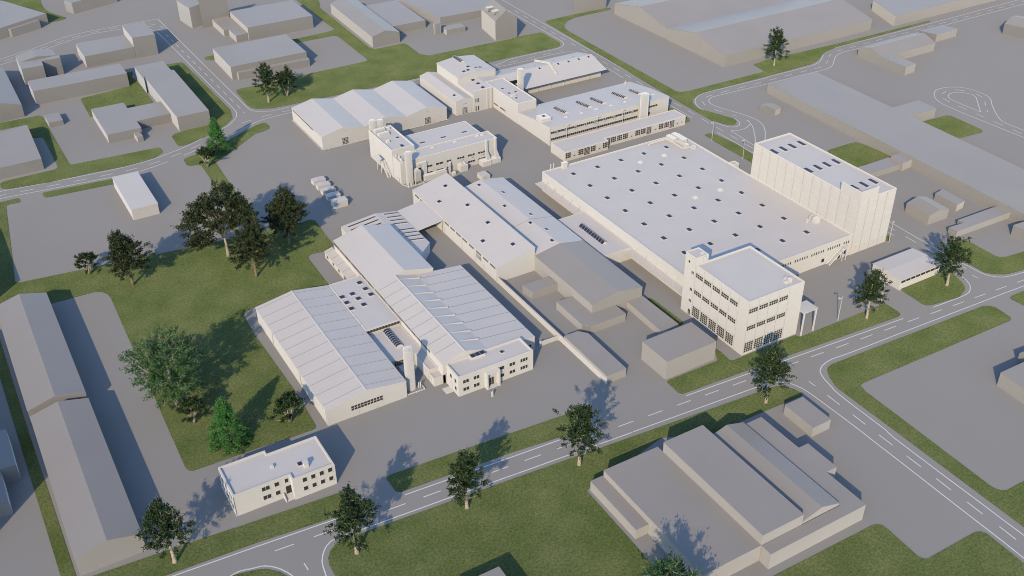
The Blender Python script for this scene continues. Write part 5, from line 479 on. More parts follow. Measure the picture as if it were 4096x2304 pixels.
# ---- gabled hall with ribs, left front
t = white('factory_hall', 'long white pitched hall with ribbed roof and wide glazed gate, left front', 'factory hall', (82.8, 257, 0))
prof_white(t, 'y', [(70., 6.), (82.75, 8.1), (95.5, 6.)], 226.6, 287.6)
ribs(t, [((69.9, 6.), (82.75, 8.1)), ((82.75, 8.1), (95.6, 6.))], [229.2+5.18*i for i in range(12)], .32, .09)
build('ridge_cap', MB().ext([(82.35, 226.5, 8.08), (82.75, 226.5, 8.24), (83.15, 226.5, 8.08)], (0, 61.2, 0)), M['roof'], t)
win(t, '-y', 226.6, 77.5, 87.7, 0., 4.1, 10, 2, 'gate', .12, .56, False)
b = MB()
for x in (79.9, 85.6): b.box(x-.04, x+.04, 226.5, 226.62, .05, 2.3)
for z in (.8, 1.55): b.box(77.6, 87.6, 226.51, 226.62, z-.02, z+.02)
build('gate_joint', b, M['seam'], t)
for y in (272., 247.5, 227.): pipe(t, [(69.85, y, 0), (69.85, y, 5.8)], .11)
build('gutter', MB().tube([(69.85, 226.5, 5.9), (69.85, 287.7, 5.9)], .12, 6), M['wall'], t)
# ---- flat link roofs between the halls
t = white('link_building', 'white flat link roof with square skylights between the two ribbed halls', 'link building', (101.6, 272, 0))
flat_white(t, (95.66, 107.65, 256.3, 287.4), 6.25, .12, .3)
win(t, '-y', 256.3, 95.9, 107.5, 4.75, 5.85, 11, 1)
for x, y in ((105.1, 283.), (105.3, 278.5), (100.3, 277.9), (105.5, 274.4), (96.6, 277.9), (100.9, 274.3), (96.6, 274.), (101., 270.1), (96.6, 270.)): sk(t, x, y, 6.13, 1.5, 1.7)
t = white('link_building', 'lower white link roof with a barrel rooflight behind the front silo', 'link building', (101.6, 248, 0))
flat_white(t, (95.66, 107.65, 239.7, 256.2), 4.25, .08, .2)
vault(t, 102.2, 245.2, 255.5, 4.17, 2.3, 9, .8)
win(t, '-y', 239.7, 97.6, 103.6, 2.1, 3.7, 8, 2, 'gate', .1, .0, False)
t = white('shed', 'tiny white shed squeezed behind the front silo', 'shed', (99.3, 236.6, 0)); flat_white(t, (98.3, 100.4, 235.2, 238.4), 2.7, .1, .15)
# ---- big hall pair in the middle
t = white('factory_hall', 'high white pitched hall with a bluish slope in the middle of the works', 'factory hall', (119, 294, 0))
prof_white(t, 'y', [(107.8, 7.5), (119.1, 10.4), (130., 7.55)], 276.5, 312.)
for i in range(7): win(t, '-x', 107.8, 277.+i*4.98, 277.+(i+1)*4.98-.15, 5.7, 7.1, 5, 1, fr=.09, sill=False)
t = white('factory_hall', 'white lean-to hall with ribbed roof and shallow right side behind front office', 'factory hall', (124, 252, 0))
prof_white(t, 'y', [(107.8, 7.5), (115.6, 9.5), (123.4, 7.15), (140.6, 5.3)], 226.7, 276.4)
YS = [232.4+5.14*i for i in range(9)]
ribs(t, [((107.7, 7.5), (115.6, 9.5))], YS, .3, .09)
for y in YS: build('roof_fin', MB().ext([(115.7, y-.12, 9.42), (123.4, y-.12, 7.1), (123.4, y-.12, 7.72), (115.7, y-.12, 9.52)], (0, .24, 0)), M['roof'], t)
ribs(t, [((123.4, 7.15), (140.6, 5.3))], YS, .14, .05, 'roof_joint')
build('ridge_cap', MB().ext([(115.2, 226.6, 9.45), (115.6, 226.6, 9.66), (116., 226.6, 9.45)], (0, 49.8, 0)), M['roof'], t)
for i in range(8): win(t, '-x', 107.8, 235.+i*5.17, 235.+(i+1)*5.17-.15, 6.2, 7.2, 6, 1, fr=.07, sill=False)
win(t, '-y', 226.7, 137.6, 139.4, 1.6, 2.9)
t = white('annex_building', 'low white lean-to along the left side of the middle hall', 'annex', (106.2, 300, 0))
prof_white(t, 'y', [(104.7, 2.6), (107.7, 3.5)], 287.6, 314.4, .1)
ribs(t, [((104.6, 2.6), (107.7, 3.5))], [292.7+5.1*i for i in range(5)], .1, .04, 'roof_joint')
for y in (311.6, 306.2, 301.): win(t, '-x', 104.7, y-.7, y+.7, .9, 2.1)
win(t, '-x', 104.7, 294., 296.6, .3, 2.2, 3, 2); door(t, '-x', 104.7, 289.8, 290.9, 2.)
# ---- skylight row hall
t = white('factory_hall', 'low white hall with rows of narrow skylights on both roof slopes', 'factory hall', (127, 312, 0))
Z17 = lambda x, y: 4.1+(x-116)*1.5/14 if x < 130 else 5.6-(x-130)*1.5/9.2
po = [(116., 312.1), (130.1, 312.1), (130.1, 288.2), (139.2, 297.7), (139.2, 325.5), (116., 325.5)]
w = MB(); n = len(po); vs = [(x, y, -.2) for x, y in po]+[(x, y, Z17(x, y)-.1) for x, y in po]
w.add(vs, [[i, (i+1) % n, n+(i+1) % n, n+i] for i in range(n)]); w.add([(130., 325.5, 3.9), (116., 325.5, 4.), (130., 325.5, 5.5), (139.2, 325.5, 4.)], [[1, 0, 2], [0, 3, 2]])
build('walls', w, M['wall'], t)
r = MB().slab([(115.9, 311.9, 4.09), (130, 311.9, 5.6), (130, 325.6, 5.6), (115.9, 325.6, 4.09)], .14)
r.slab([(130, 288.1, 5.6), (139.3, 297.7, 4.08), (139.3, 325.6, 4.08), (130, 325.6, 5.6)], .14); build('roof', r, M['roof'], t)
for y, k in ((323.1, 0), (320.3, 0), (317.5, 0), (314.7, 0)): sk(t, 123.4, y, Z17, .65, 11.2, 8, axis='x')
for y in (323.5, 320.7, 317.8, 315., 309.7, 306.9, 304.1, 301.2): sk(t, 135.7, y, Z17, .65, 5.6, 4, axis='x')
t = white('canopy_roof', 'wide white canopy roof bridging the skylight hall and the long shed roof hall', 'canopy', (144.7, 316.5, 0))
build('roof', MB().slab([(139.35, 307.8, 4.2), (150.05, 307.4, 5.75), (150.05, 325.2, 5.75), (139.35, 325.4, 4.2)], .3), M['roof'], t)
b = MB()
for y in (308.2, 325.): b.tube([(149.6, y, 0), (149.6, y, 5.4)], .12, 6)
build('post', b, M['wall'], t)
# ---- long shed-roof hall and its neighbour
t = white('factory_hall', 'long white hall with single sloping roof and window strips, mid picture', 'factory hall', (157.8, 300, 0))
Z10 = lambda x, y: 6.3+(x-150.1)*3.4/15.4
prof_white(t, 'y', [(150.1, 6.3), (165.5, 9.7)], 267., 334.)
for y0, y1 in ((328., 331.8), (323.3, 327.), (303.2, 306.6), (298.5, 302.), (293.8, 297.3), (288.9, 292.5), (283.9, 287.5), (278.3, 282.), (273.2, 276.9), (268.1, 271.9)): win(t, '-x', 150.1, y0, y1, 4.75, 5.7, 6, 1, fr=.06, sill=False)
for x, y in ((160.6, 325.9), (153.9, 318.3), (160.6, 307.8), (160.6, 292.2), (153.8, 283.8), (160.6, 274.1)): sk(t, x, y, Z10, 1.2, 1.6)
for y in (307.2, 292.9, 282.9, 267.3, 333.6): pipe(t, [(149.98, y, 0), (149.98, y, 6.1)], .1)
win(t, '-x', 150.1, 278.4, 282.1, .0, 4.4, 4, 5, 'gate', .09, .6, False); door(t, '-x', 150.1, 275.8, 277., 2.1)
t = white('factory_hall', 'white pitched hall between the shed roof hall and the great flat hall', 'factory hall', (175.6, 296, 0))
Z11 = lambda x, y: 6.5+min(x-165.6, 185.7-x)*.18
prof_white(t, 'y', [(165.65, 6.5), (175.65, 8.3), (185.7, 6.5)], 267., 324.3)
for x, y in ((173., 321.), (178., 310.8), (173., 301.1), (178.1, 290.5), (174.4, 284.7), (177., 277.7), (174.4, 269.8)): sk(t, x, y, lambda x, y: Z11(x, y), .9, 1.5)
ribs(t, [((165.6, 6.5), (175.65, 8.3)), ((175.65, 8.3), (185.8, 6.5))], [287.], .12, .06, 'roof_joint')
# ---- front office
t = white('office_building', 'white two storey office with a framed entrance porch, front centre', 'office building', (121.9, 222.5, 0))
flat_white(t, (108.8, 135., 218.5, 226.6), 7.3, .55, .5)
for x0, x1, n in ((110.3, 112.4, 2), (113.9, 116., 2), (126.4, 128.5, 2), (130.3, 133., 3), (123., 124.6, 1)):
    for z in (1.5, 4.4): win(t, '-y', 218.5, x0, x1, z, z+1.35, n, 1, fr=.14)
for y in (220.3, 223.2):
    for z in (1.5, 4.3): win(t, '-x', 108.8, y-.6, y+.6, z, z+1.4) if not (y > 223 and z < 2) else door(t, '-x', 108.8, 222.6, 223.9, 2.3)
b = MB().box(117.7, 118.15, 216.8, 218.5, -.05, 6.); b.box(121.85, 122.3, 216.8, 218.5, -.05, 6.); b.box(117.68, 122.32, 216.78, 218.5, 5.6, 6.05)
b.box(118.15, 121.85, 218.2, 218.5, 3.2, 5.6); build('porch', b, M['wall'], t)
win(t, '-y', 218.45, 118.7, 120.9, .2, 3.1, 3, 1, 'door', .1, 0, False)
build('doorstep', MB().box(118.2, 121.8, 216.9, 218.4, -.05, .16), M['wall'], t)
b = MB().box(116.6, 121.6, 224.6, 226.3, 6.6, 7.75)
for i in range(3): b.box(116.85+i*1.6, 118.25+i*1.6, 224.5, 226.1, 7.7, 7.85, 1)
build('skylight', b, [M['roof'], M['sky']], t); sk(t, 126.6, 223.3, 6.75, 1., 1.1)
pipe(t, [(108.65, 226.2, 0), (108.65, 226.2, 7.2)])
build('path_slab', MB().box(106.2, 108.75, 221.6, 224.6, -.05, .08), M['wall'], t)
t = white('annex_building', 'small white flat annex behind the front silo', 'annex', (106.4, 234.5, 0)); flat_white(t, (104.75, 107.7, 230., 239.6), 4.3, .2, .25); door(t, '-x', 104.75, 230.6, 232.1, 3.)
t = white('annex_building', 'lowest white cube annex beside the front office', 'annex', (106.6, 228.4, 0)); flat_white(t, (104.7, 108.7, 226.7, 229.95), 3.15, .15, .2); door(t, '-x', 104.7, 228.6, 229.6, 2.2)
s = silo('tall white silo standing in front between ribbed hall and front office', 98.3, 229.9, 1.55, 15.2)
b = MB()
for a, c in (((95.9, 226.9), (101.6, 226.9)), ((101.6, 226.9), (101.6, 229.)), ((95.9, 226.9), (95.9, 229.))):
    b.tube([(*a, .55), (*c, .55)], .09, 6); b.tube([(*a, .25), (*c, .25)], .07, 6)
for x in (95.9, 98.8, 101.6): b.tube([(x, 226.9, 0), (x, 226.9, .65)], .09, 6)
for x in (100.4, 101.): b.tube([(x, 228.6, 0), (x, 228.6, 2.2)], .15, 8)
tag(build('guard_rail', b, M['steel']), 'low steel guard rail around the foot of the front silo', 'guard rail')
t = thing('sign_pillar', 'small white sign pillar standing alone before the front office', 'sign pillar', (117.5, 213.5, 0))
build('panel', MB().box(117.25, 117.8, 213.35, 213.65, .05, 1.85), M['wall'], t); build('base', MB().box(117.15, 117.9, 213.25, 213.75, -.05, .08), M['seam'], t)
t = thing('boundary_wall', 'long thin white wall separating the factory yard from the grey buildings', 'wall', (150.3, 234, 0))
build('wall_panel', MB().box(150.15, 150.45, 200.7, 266.9, -.1, 2.2), M['wall'], t); build('coping', MB().box(150.1, 150.5, 200.65, 266.9, 2.2, 2.3), M['roof'], t)
t = thing('yard_gate', 'white slatted yard gate between lean-to hall and boundary wall', 'gate', (146.6, 227.3, 0))
b = MB()
for i in range(24): b.box(143.3+i*.28, 143.5+i*.28, 227.25, 227.33, .15, 1.85)
build('slats', b, M['wall'], t); b = MB()
for z in (.15, 1.0, 1.8): b.box(143.2, 150.1, 227.33, 227.4, z, z+.12)
build('frame', b, M['wall'], t); build('post', MB().box(142.9, 143.3, 227.1, 227.5, -.05, 2.2), M['wall'], t); build('post', MB().box(149.7, 150.1, 227.1, 227.5, -.05, 2.2), M['wall'], t)
# ---- three bay hall at the back
t = white('factory_hall', 'white hall with three pitched bays along the back road', 'factory hall', (168, 416, 0))
pr = []
for i in range(3): pr += [(137.8+20.37*i, 6.35), (148.+20.37*i, 8.6)]
pr.append((198.9, 6.35)); prof_white(t, 'y', pr, 398.3, 435.)
for i in range(5): win(t, '-x', 137.8, 408.2+i*5.1, 408.2+(i+1)*5.1-.1, 5.4, 6.1, 4, 1, fr=.05, sill=False)
for x in (147., 167.2, 187.6): win(t, '-y', 398.3, x, x+2.9, 0, 3.65, 4, 5, 'gate', .12, .12, False); door(t, '-y', 398.3, x+3.6, x+4.7, 2.1); build('wall_vent', MB().box(x+.5, x+2., 398.2, 398.4, 6.2, 7.3), M['seam'], t)
b = MB().tube([(137.2, 434.5, .5), (137.2, 397.7, .5), (146., 397.7, .5)], .1, 6); b.tube([(152.4, 397.7, .5), (166.5, 397.7, .5)], .1, 6); b.tube([(173., 397.7, .5), (187, 397.7, .5)], .1, 6); b.tube([(193., 397.7, .5), (199.5, 397.7, .5)], .1, 6)
for i in range(8): b.tube([(137.2, 398.+i*5.1, 0), (137.2, 398.+i*5.1, .55)], .08, 6)
for x in (140., 145.9, 152.5, 159, 166, 174, 180, 186.5, 193.4, 199.): b.tube([(x, 397.7, 0), (x, 397.7, .55)], .08, 6)
build('guard_rail', b, M['steel'], t)
# ---- narrow hall, tall hall and their neighbours
t = white('factory_hall', 'narrow white pitched hall right of the three bay hall', 'factory hall', (209, 418, 0))
Z2 = lambda x, y: 8-abs(x-209.15)*.26
prof_white(t, 'y', [(204.7, 6.8), (209.15, 8.), (213.65, 6.8)], 400., 437.6)
win(t, '-y', 400., 207.8, 210.7, 0, 3.4, 2, 6, 'gate', .2, .05, False); door(t, '-y', 400., 211.5, 212.6, 2.2); win(t, '-y', 400., 208.4, 210.4, 4.9, 5.1, 1, 1, fr=.02, sill=False); sk(t, 206.9, 405.8, Z2, 1.1, 1.5)
t = white('factory_hall', 'tallest white pitched hall at the back with a barrel rooflight on the ridge', 'factory hall', (224, 426, 0))
Z3 = lambda x, y: 13-abs(x-224.1)*.12
prof_white(t, 'y', [(213.8, 11.8), (224.1, 13.), (234.3, 11.8)], 414.75, 436.7, .2)
vault(t, 223.6, 428., 436.3, Z3, 2.4, 8, .7)
for x, y in ((223., 421.6), (218.9, 418.3), (221.2, 418.3), (225.7, 418.6), (227.9, 418.6)): sk(t, x, y, Z3, 1.4, 1.7)
t = white('factory_building', 'white building with tall flat facade in front of the tallest hall', 'factory building', (224, 407, 0))
Z4 = lambda x, y: 10-abs(x-224)*.15
prof_white(t, 'y', [(213.8, 8.5), (224., 10.), (234.2, 8.5)], 399.8, 414.7, .05)
b = MB().box(213.72, 223.95, 399.45, 399.85, -.1, 10.35)
for x in (220.9, 223.1): b.box(x-.3, x+.3, 399.15, 399.46, -.1, 10.3)
build('facade', b, M['wall'], t)
win(t, '-y', 399.45, 214.4, 216.6, 4.6, 6.5, 3, 4, fr=.12); win(t, '-y', 399.45, 214.5, 215.15, .3, 2.8, 1, 1, 'door', .08, 0, False); win(t, '-y', 399.45, 215.8, 216.45, .3, 2.7, 1, 1, 'door', .08, 0, False)
for x, y in ((220.8, 412.9), (220.8, 407.9), (220.5, 402.8)): sk(t, x, y, Z4, 1.5, 1.9)
t = white('factory_building', 'white flat building with plain bright side wall reaching into the yard', 'factory building', (229.3, 392, 0))
flat_white(t, (224.35, 234.3, 377.3, 407.6), 9.95, .35, .4)
for y0, y1 in ((395., 399.1), (388.4, 393.3)): win(t, '-x', 224.35, y0, y1, 1.75, 2.75, 5, 1, fr=.14)
for x, y in ((227.4, 396.2), (230.8, 389.9), (227.3, 390.), (227.3, 383.4)): sk(t, x, y, 9.6, 1.1, 1.3)
build('roof_duct', MB().tube([(226.3, 386.6, 10.), (228.4, 386., 10.)], .55, 12), M['wall'], t, True)
t = white('open_shed', 'wide white pitched shed with deep front overhang near the diagonal road', 'shed', (266, 414, 0))
w = MB().ext([(246, 404.5, -.1), (246, 427., -.1), (246, 427., 5.), (246, 414.1, 8.2), (246, 404.5, 5.9)], (43.3, 0, 0)); build('walls', w, M['wall'], t)
r = MB().ext([(242.3, 400.4, 5.), (242.3, 414.1, 8.4), (242.3, 427.4, 5.1), (242.3, 427.4, 4.9), (242.3, 414.1, 8.2), (242.3, 400.4, 4.8)], (47.5, 0, 0)); r.slab([(234.4, 414.1, 8.4), (242.35, 414.1, 8.4), (242.35, 427.4, 5.1), (234.4, 427.4, 5.1)], .2); r.slab([(234.4, 408.5, 7.), (242.35, 408.5, 7.), (242.35, 414.1, 8.4), (234.4, 414.1, 8.4)], .2); build('roof', r, M['roof'], t)
Z6 = lambda x, y: 8.4-(abs(y-414.1)*.248)
for x in (257.7, 268.6, 274.7, 280.8, 286.7, 247.): sk(t, x, 412.2, Z6, .9, 1.2)
for x in (246.5, 252., 258.4, 269.4, 281.5): sk(t, x, 418., Z6, .9, 1.2)
build('roof_duct', MB().tube([(264.9, 428.3, 5.4), (264.2, 414.1, 9.), (263., 404.6, 6.6)], .5, 10), M['wall'], t, True)
b = MB()
for x in (246.6, 252., 259.5, 267., 274.5, 282., 288.8): b.bar((x, 404.4, 4.2), (x, 400.9, 4.9), .18); b.box(x-.12, x+.12, 404.2, 404.5, 0, 4.8)
build('bracket', b, M['wall'], t)
silo('white silo between the overhanging shed and the plain flat building', 238.5, 398.4, 1.5, 16.7)
# ---- two-strip-window factory
t = white('factory_building', 'white factory with two long window strips and five barrel rooflights', 'factory building', (257, 365, 0))
prof_white(t, 'x', [(350.2, 8.9), (364.6, 7.7), (380.6, 5.4)], 224.5, 289.4)
Z7 = lambda x, y: 8.9-(y-350.2)*.0833 if y < 364.6 else 7.7-(y-364.6)*.144
for x0, x1, y0, y1 in ((238.7, 0, 360.3, 370.), (251., 0, 360, 370.2), (258.8, 0, 360.1, 370.2), (271., 0, 360, 370.2), (279.3, 0, 360.5, 368.)): vault(t, x0+1.1, y0, y1, Z7, 2.3, 9, .7)
for i in range(9): win(t, '-y', 350.2, 225.+i*5.2, 225.+(i+1)*5.2-.05, 5.5, 6.6, 5, 1, fr=.07, sill=False); win(t, '-y', 350.2, 225.+i*5.2, 225.+(i+1)*5.2-.05, 2.4, 3.5, 5, 1, fr=.07, sill=False)
win(t, '-y', 350.2, 276.4, 282.9, 5.6, 6.6, 7, 1, fr=.07, sill=False); win(t, '-y', 350.2, 276.4, 279., 2.5, 3.5, 3, 1, fr=.07, sill=False)
for i in range(9):
    x = 227.2+i*5.12; b = MB()
    for q in (x-.6, x+.6):
        for z in (5.4, 6.6): b.bar((q, 350.2, z), (q, 349.2, z), .1)
        b.bar((q, 349.2, 5.4), (q, 349.2, 6.6), .1)
    for z in (5.4, 6.6): b.bar((x-.6, 349.2, z), (x+.6, 349.2, z), .1)
    build('window_cage', b, M['wall'], t)
b = MB().box(224.7, 229.5, 357., 361.9, 7.5, 9.9); build('roof_cabin', b, M['wall'], t); sk(t, 227., 359.4, 9.9, 1.3, 1.5)
for x in (236.7, 245., 253., 261., 268.9, 285.): unit(t, x, 356.2, Z7(x, 356.2), 1., .7, .35)
for a, c in (((245.7, 378.6), (246., 357.2)), ((265.4, 378.3), (266.1, 357.2))): build('roof_joint', MB().bar((a[0], a[1], Z7(*a)+.05), (c[0], c[1], Z7(*c)+.05), .16), M['roof'], t)
build('chimney', MB().lathe(285.1, 378.2, [(.5, 5.4), (.5, 6.8), (.3, 6.9), (.3, 7.5)], 12), M['wall'], t, True)
pipe(t, [(224.4, 350.05, 0), (224.4, 350.05, 8.7)], .2)
silo('white silo standing against the strip window factory', 273.4, 347.7, 1.9, 14.8)
# ---- low workshop with gates
t = white('workshop_building', 'low white workshop with many paned windows and gates', 'workshop', (255, 340, 0))
flat_white(t, [(221.7, 333.8), (244.1, 333.8), (244.1, 336.6), (288.8, 336.6), (288.8, 345.), (221.7, 345.)], 4.4, .2, .3)
for x0, x1 in ((222., 224.7), (228.5, 231.2), (234.9, 237.5), (241.2, 243.8)): win(t, '-y', 333.8, x0, x1, 1.3, 3.9, 3, 3, fr=.09)
win(t, '-y', 333.8, 231.5, 234.5, .2, 4., 3, 6, 'gate', .09, .1, False)
for x in (226., 239.): door(t, '-y', 333.8, x, x+1.2, 2.3); win(t, '-y', 333.75, x+.3, x+.9, 1.5, 2.1, fr=.05, sill=False)
for x0, x1 in ((247.5, 250.2), (250.8, 253.4), (253.9, 256.6), (260.6, 263.3), (263.6, 266.3), (273.6, 276.2), (276.7, 279.3)): win(t, '-y', 336.6, x0, x1, 1.3, 3.9, 3, 3, fr=.09)
for x0 in (244.5, 266.8, 279.7): win(t, '-y', 336.6, x0, x0+2.7, .2, 4., 3, 6, 'gate', .09, .1, False)
for x in (258., 271., 283.7): door(t, '-y', 336.6, x, x+1.2, 2.3); win(t, '-y', 336.55, x+.3, x+.9, 1.5, 2.1, fr=.05, sill=False)
win(t, '-y', 336.6, 286.5, 287.1, 1.6, 2.2, fr=.05, sill=False)
# ---- process building
t = white('process_building', 'white process building with a tall left block, vents and duct stacks', 'process building', (175, 365, 0))
flat_white(t, (153.1, 163.4, 358.6, 381.9), 12.4, .5, .4)
flat_white(t, [(153.3, 351.4), (198.7, 351.4), (198.7, 359.6), (163.45, 359.6), (163.45, 358.55), (153.3, 358.55)], 9.9, .35, .35)
flat_white(t, (163.45, 196., 359.65, 375.), 9.2, .12, .3)
for y in (379.2, 375.):
    b = MB()
    for k in range(5): b.add([p for p in [(x_, y-1.6*math.cos(a), 11.9+1.3*math.sin(a)) for x_ in (154.6+k*.95, 154.6+(k+1)*.95-.08) for a in [math.pi*i/8 for i in range(9)]]], [[i, i+1, 9+i+1, 9+i] for i in range(8)]+[list(range(9)), [9+i for i in range(9)]], 0)
    build('roof_vault', b, M['wall'], t)
sk(t, 160.7, 369.4, 11.9, 1.2, 1.3); sk(t, 159., 361.3, 11.9, 1.3, 2.2); unit(t, 161., 379.6, 11.9, 1.9, 1., .8); unit(t, 155.6, 367.6, 11.9, 1.2, 1.4, .9)
for x in (171., 181.7, 192.3, 194.8): unit(t, x, 357.4, 9.55, 1.5, .8, .5, cap=False)
for x in (170., 179.9, 190.): sk(t, x, 364.8, 9.08, .9, 2.3, axis='x')
for x0, x1, n in ((164.6, 167.7, 2), (169.3, 172.7, 2), (174.3, 176.5, 2), (179.3, 182.7, 3), (184.3, 187.7, 3), (189.3, 192.8, 3)): win(t, '-y', 351.4, x0, x1, 4.6, 5.6, n, 1, fr=.1, sill=False); win(t, '-y', 351.4, x0, x1, 1.6, 2.6, n, 1, fr=.1, sill=False)
win(t, '-y', 351.4, 159.4, 162.6, 4.6, 5.6, 2, 1, fr=.1, sill=False); win(t, '-x', 153.1, 372.2, 375.8, 1.2, 2.2, 2, 1, fr=.05)
for x in (181., 186., 191.): b = MB(); [b.bar((q, 351.4, z), (q, 350.5, z), .12) or b.bar((q, 350.5, 4.4), (q, 350.5, 5.9), .12) for q in (x-.55, x+.55) for z in (4.4, 5.9)]; b.box(x-.6, x+.6, 350.5, 350.62, 5.8, 5.95); b.box(x-.6, x+.6, 350.5, 350.62, 4.35, 4.5); build('window_cage', b, M['wall'], t)
b = MB().box(160.6, 164.7, 350.6, 351.38, 6.9, 7.9); b.box(163.2, 164.75, 350.55, 351.38, 2.4, 7.0); build('wall_duct', b, M['wall'], t)
door(t, '-x', 153.2, 353.3, 354.4, 2.2)
build('roof_louvre', MB().box(154.2, 154.7, 357.2, 358.4, 9.5, 10.4).box(154.9, 155.4, 355.6, 357., 9.5, 10.4).box(154.4, 155., 352.4, 354.6, 9.5, 10.3), M['wall'], t)
silo('white silo at the front corner of the process building', 156.4, 349.7, 1.5, 14.8)
silo('left one of two white silos peeping over the process building', 156., 383.9, 1.5, 15.6)
silo('right one of two white silos peeping over the process building', 159.6, 383.9, 1.5, 15.)
t = thing('cooling_tower', 'white finned cooling tower on legs beside the corner silo', 'cooling tower', (159.6, 349.3, 0))
b = MB().box(158.4, 160.8, 348.2, 350.4, 1.2, 5.6)
for i in range(9): b.box(158.3+i*.29, 158.42+i*.29, 348.02, 348.25, 1.2, 5.6)
for i in range(8): b.box(158.2, 158.42, 348.1+i*.29, 348.2+i*.29, 1.2, 5.6)
build('fin_block', b, M['wall'], t); build('hood', MB().add([(158.2, 348., 5.6), (160.9, 348., 5.6), (160.9, 350.6, 5.6), (158.2, 350.6, 5.6), (158.9, 348.7, 6.5), (160.2, 348.7, 6.5), (160.2, 349.9, 6.5), (158.9, 349.9, 6.5)], [[0, 1, 5, 4], [1, 2, 6, 5], [2, 3, 7, 6], [3, 0, 4, 7], [4, 5, 6, 7]]), M['wall'], t)
for x in (158.5, 160.7):
    for y in (348.3, 350.3): build('leg', MB().box(x-.1, x+.1, y-.1, y+.1, -.05, 1.25), M['steel'], t)
b = MB()
for a, c in (((154.6, 347.4), (161.8, 347.4)), ((154.6, 347.4), (153.2, 350.6)), ((161.8, 347.4), (161.8, 349.5))): b.tube([(*a, .5), (*c, .5)], .1, 6); b.tube([(*a, .2), (*c, .2)], .08, 6)
for x in (154.6, 157., 159.4, 161.8): b.tube([(x, 347.4, 0), (x, 347.4, .6)], .1, 6)
for x, h in ((154.6, 2.2), (157.9, 2.2), (156., 1.6)): b.tube([(x, 347.7, 0), (x, 347.7, h)], .13, 8)
tag(build('guard_rail', b, M['steel']), 'low steel guard rail around corner silo and cooling tower', 'guard rail')
def box_unit(name, label, cat, x0, x1, y0, y1, h, extra=None):
    t = thing(name, label, cat, ((x0+x1)/2, (y0+y1)/2, 0), 'ventilation units by the process building')
    build('housing', MB().box(x0, x1, y0, y1, -.03, h), M['wall'], t)
    b = MB()
    for i in range(1, 4): x = x0+(x1-x0)*i/4; b.box(x-.03, x+.03, y0-.03, y0+.02, .1, h-.15)
    build('panel_joint', b, M['seam'], t)
    if extra: build(*extra, M['wall'], t)
    return t
box_unit('ventilation_unit', 'long low white ventilation unit lying along the process building', 'ventilation unit', 162.6, 173., 348.6, 350.6, 2.4, ('air_duct', MB().box(167.6, 172.6, 348.8, 349.8, 2.35, 3.)))
box_unit('transformer_hut', 'white technical hut with slanted roof louvres at the process building', 'hut', 179.2, 182.7, 348.3, 351.2, 2.9, ('roof_louvre', MB().ext([(179.6, 350.6, 2.9), (180.6, 350.6, 2.9), (180.4, 350.6, 3.4), (179.8, 350.6, 3.4)], (0, -2., 0)).ext([(181.2, 350.6, 2.9), (182.2, 350.6, 2.9), (182., 350.6, 3.4), (181.4, 350.6, 3.4)], (0, -2., 0))))
def stack(x): return MB().ext([(x-1., 348.4, 2.1), (x+1., 348.4, 2.1), (x+.45, 350.3, 5.4), (x-.45, 350.3, 5.4)], (0, 1., 0)).box(x-.45, x+.45, 350.3, 351.2, 5.3, 10.4)
box_unit('ventilation_unit', 'white ventilation unit with tall duct stack, left of two', 'ventilation unit', 189.4, 193.6, 347.5, 350.9, 2.3, ('duct_stack', stack(193.)))
box_unit('ventilation_unit', 'white ventilation unit with tall duct stack, right of two', 'ventilation unit', 193.9, 198.4, 348., 351., 2.2, ('duct_stack', stack(197.3)))
t = thing('vent_pipe', 'white bent vent pipe with fan box before the process building', 'vent pipe', (174.9, 349.3, 0))
build('pipe', MB().tube([(174.9, 349.9, 0), (174.9, 349.9, 3.9), (175.2, 350.4, 4.5), (175.9, 351.2, 4.4)], .5, 12), M['wall'], t, True); build('fan_box', MB().box(174.9, 176.5, 347.2, 348.5, -.03, 1.3), M['wall'], t)
t = thing('steel_staircase', 'white steel staircase with landing at the left wall of process building', 'staircase', (151.9, 364, 0))
b = MB()
for i in range(18): b.box(150.9, 152.2, 359.4+i*.3, 359.68+i*.3, .2+i*.25, .27+i*.25)
build('tread', b, M['steel'], t); build('landing', MB().box(150.4, 153., 364.8, 369.2, 4.65, 4.8), M['steel'], t)
b = MB()
for x in (150.9, 152.2): b.bar((x, 359.3, .1), (x, 364.9, 4.75), .2); b.bar((x, 359.3, 1.1), (x, 364.9, 5.75), .1); b.bar((x, 359.3, .1), (x, 359.3, 1.1), .1)
for y in (364.9, 367., 369.1): b.bar((150.5, y, 4.7), (150.5, y, 5.8), .1)
b.bar((150.5, 364.9, 5.8), (150.5, 369.1, 5.8), .1); b.bar((150.5, 369.1, 5.8), (153., 369.1, 5.8), .1); build('handrail', b, M['steel'], t)
for x, y in ((150.6, 365.), (150.6, 369.), (152.8, 369.)): build('post', MB().box(x-.12, x+.12, y-.12, y+.12, -.05, 4.7), M['steel'], t)
b = MB(); b.slab([(149.6, 364.5, 6.2), (151., 364.5, 6.9), (151., 369.6, 6.9), (149.6, 369.6, 6.2)], .12); build('canopy', b, M['wall'], t)
t = thing('container', 'white flat container shed near the end of the hall with skewed pair', 'container', (184.8, 338.8, 0)); t['label'] = 'lone white container between the process building and the pitched hall'
build('body', MB().box(183., 186.7, 336.5, 341., -.03, 1.95), M['wall'], t); build('roof', MB().box(182.95, 186.75, 336.45, 341.05, 1.95, 2.05), M['roof'], t); build('door', MB().box(183.6, 184.8, 336.42, 336.5, .1, 1.8), M['seam'], t)
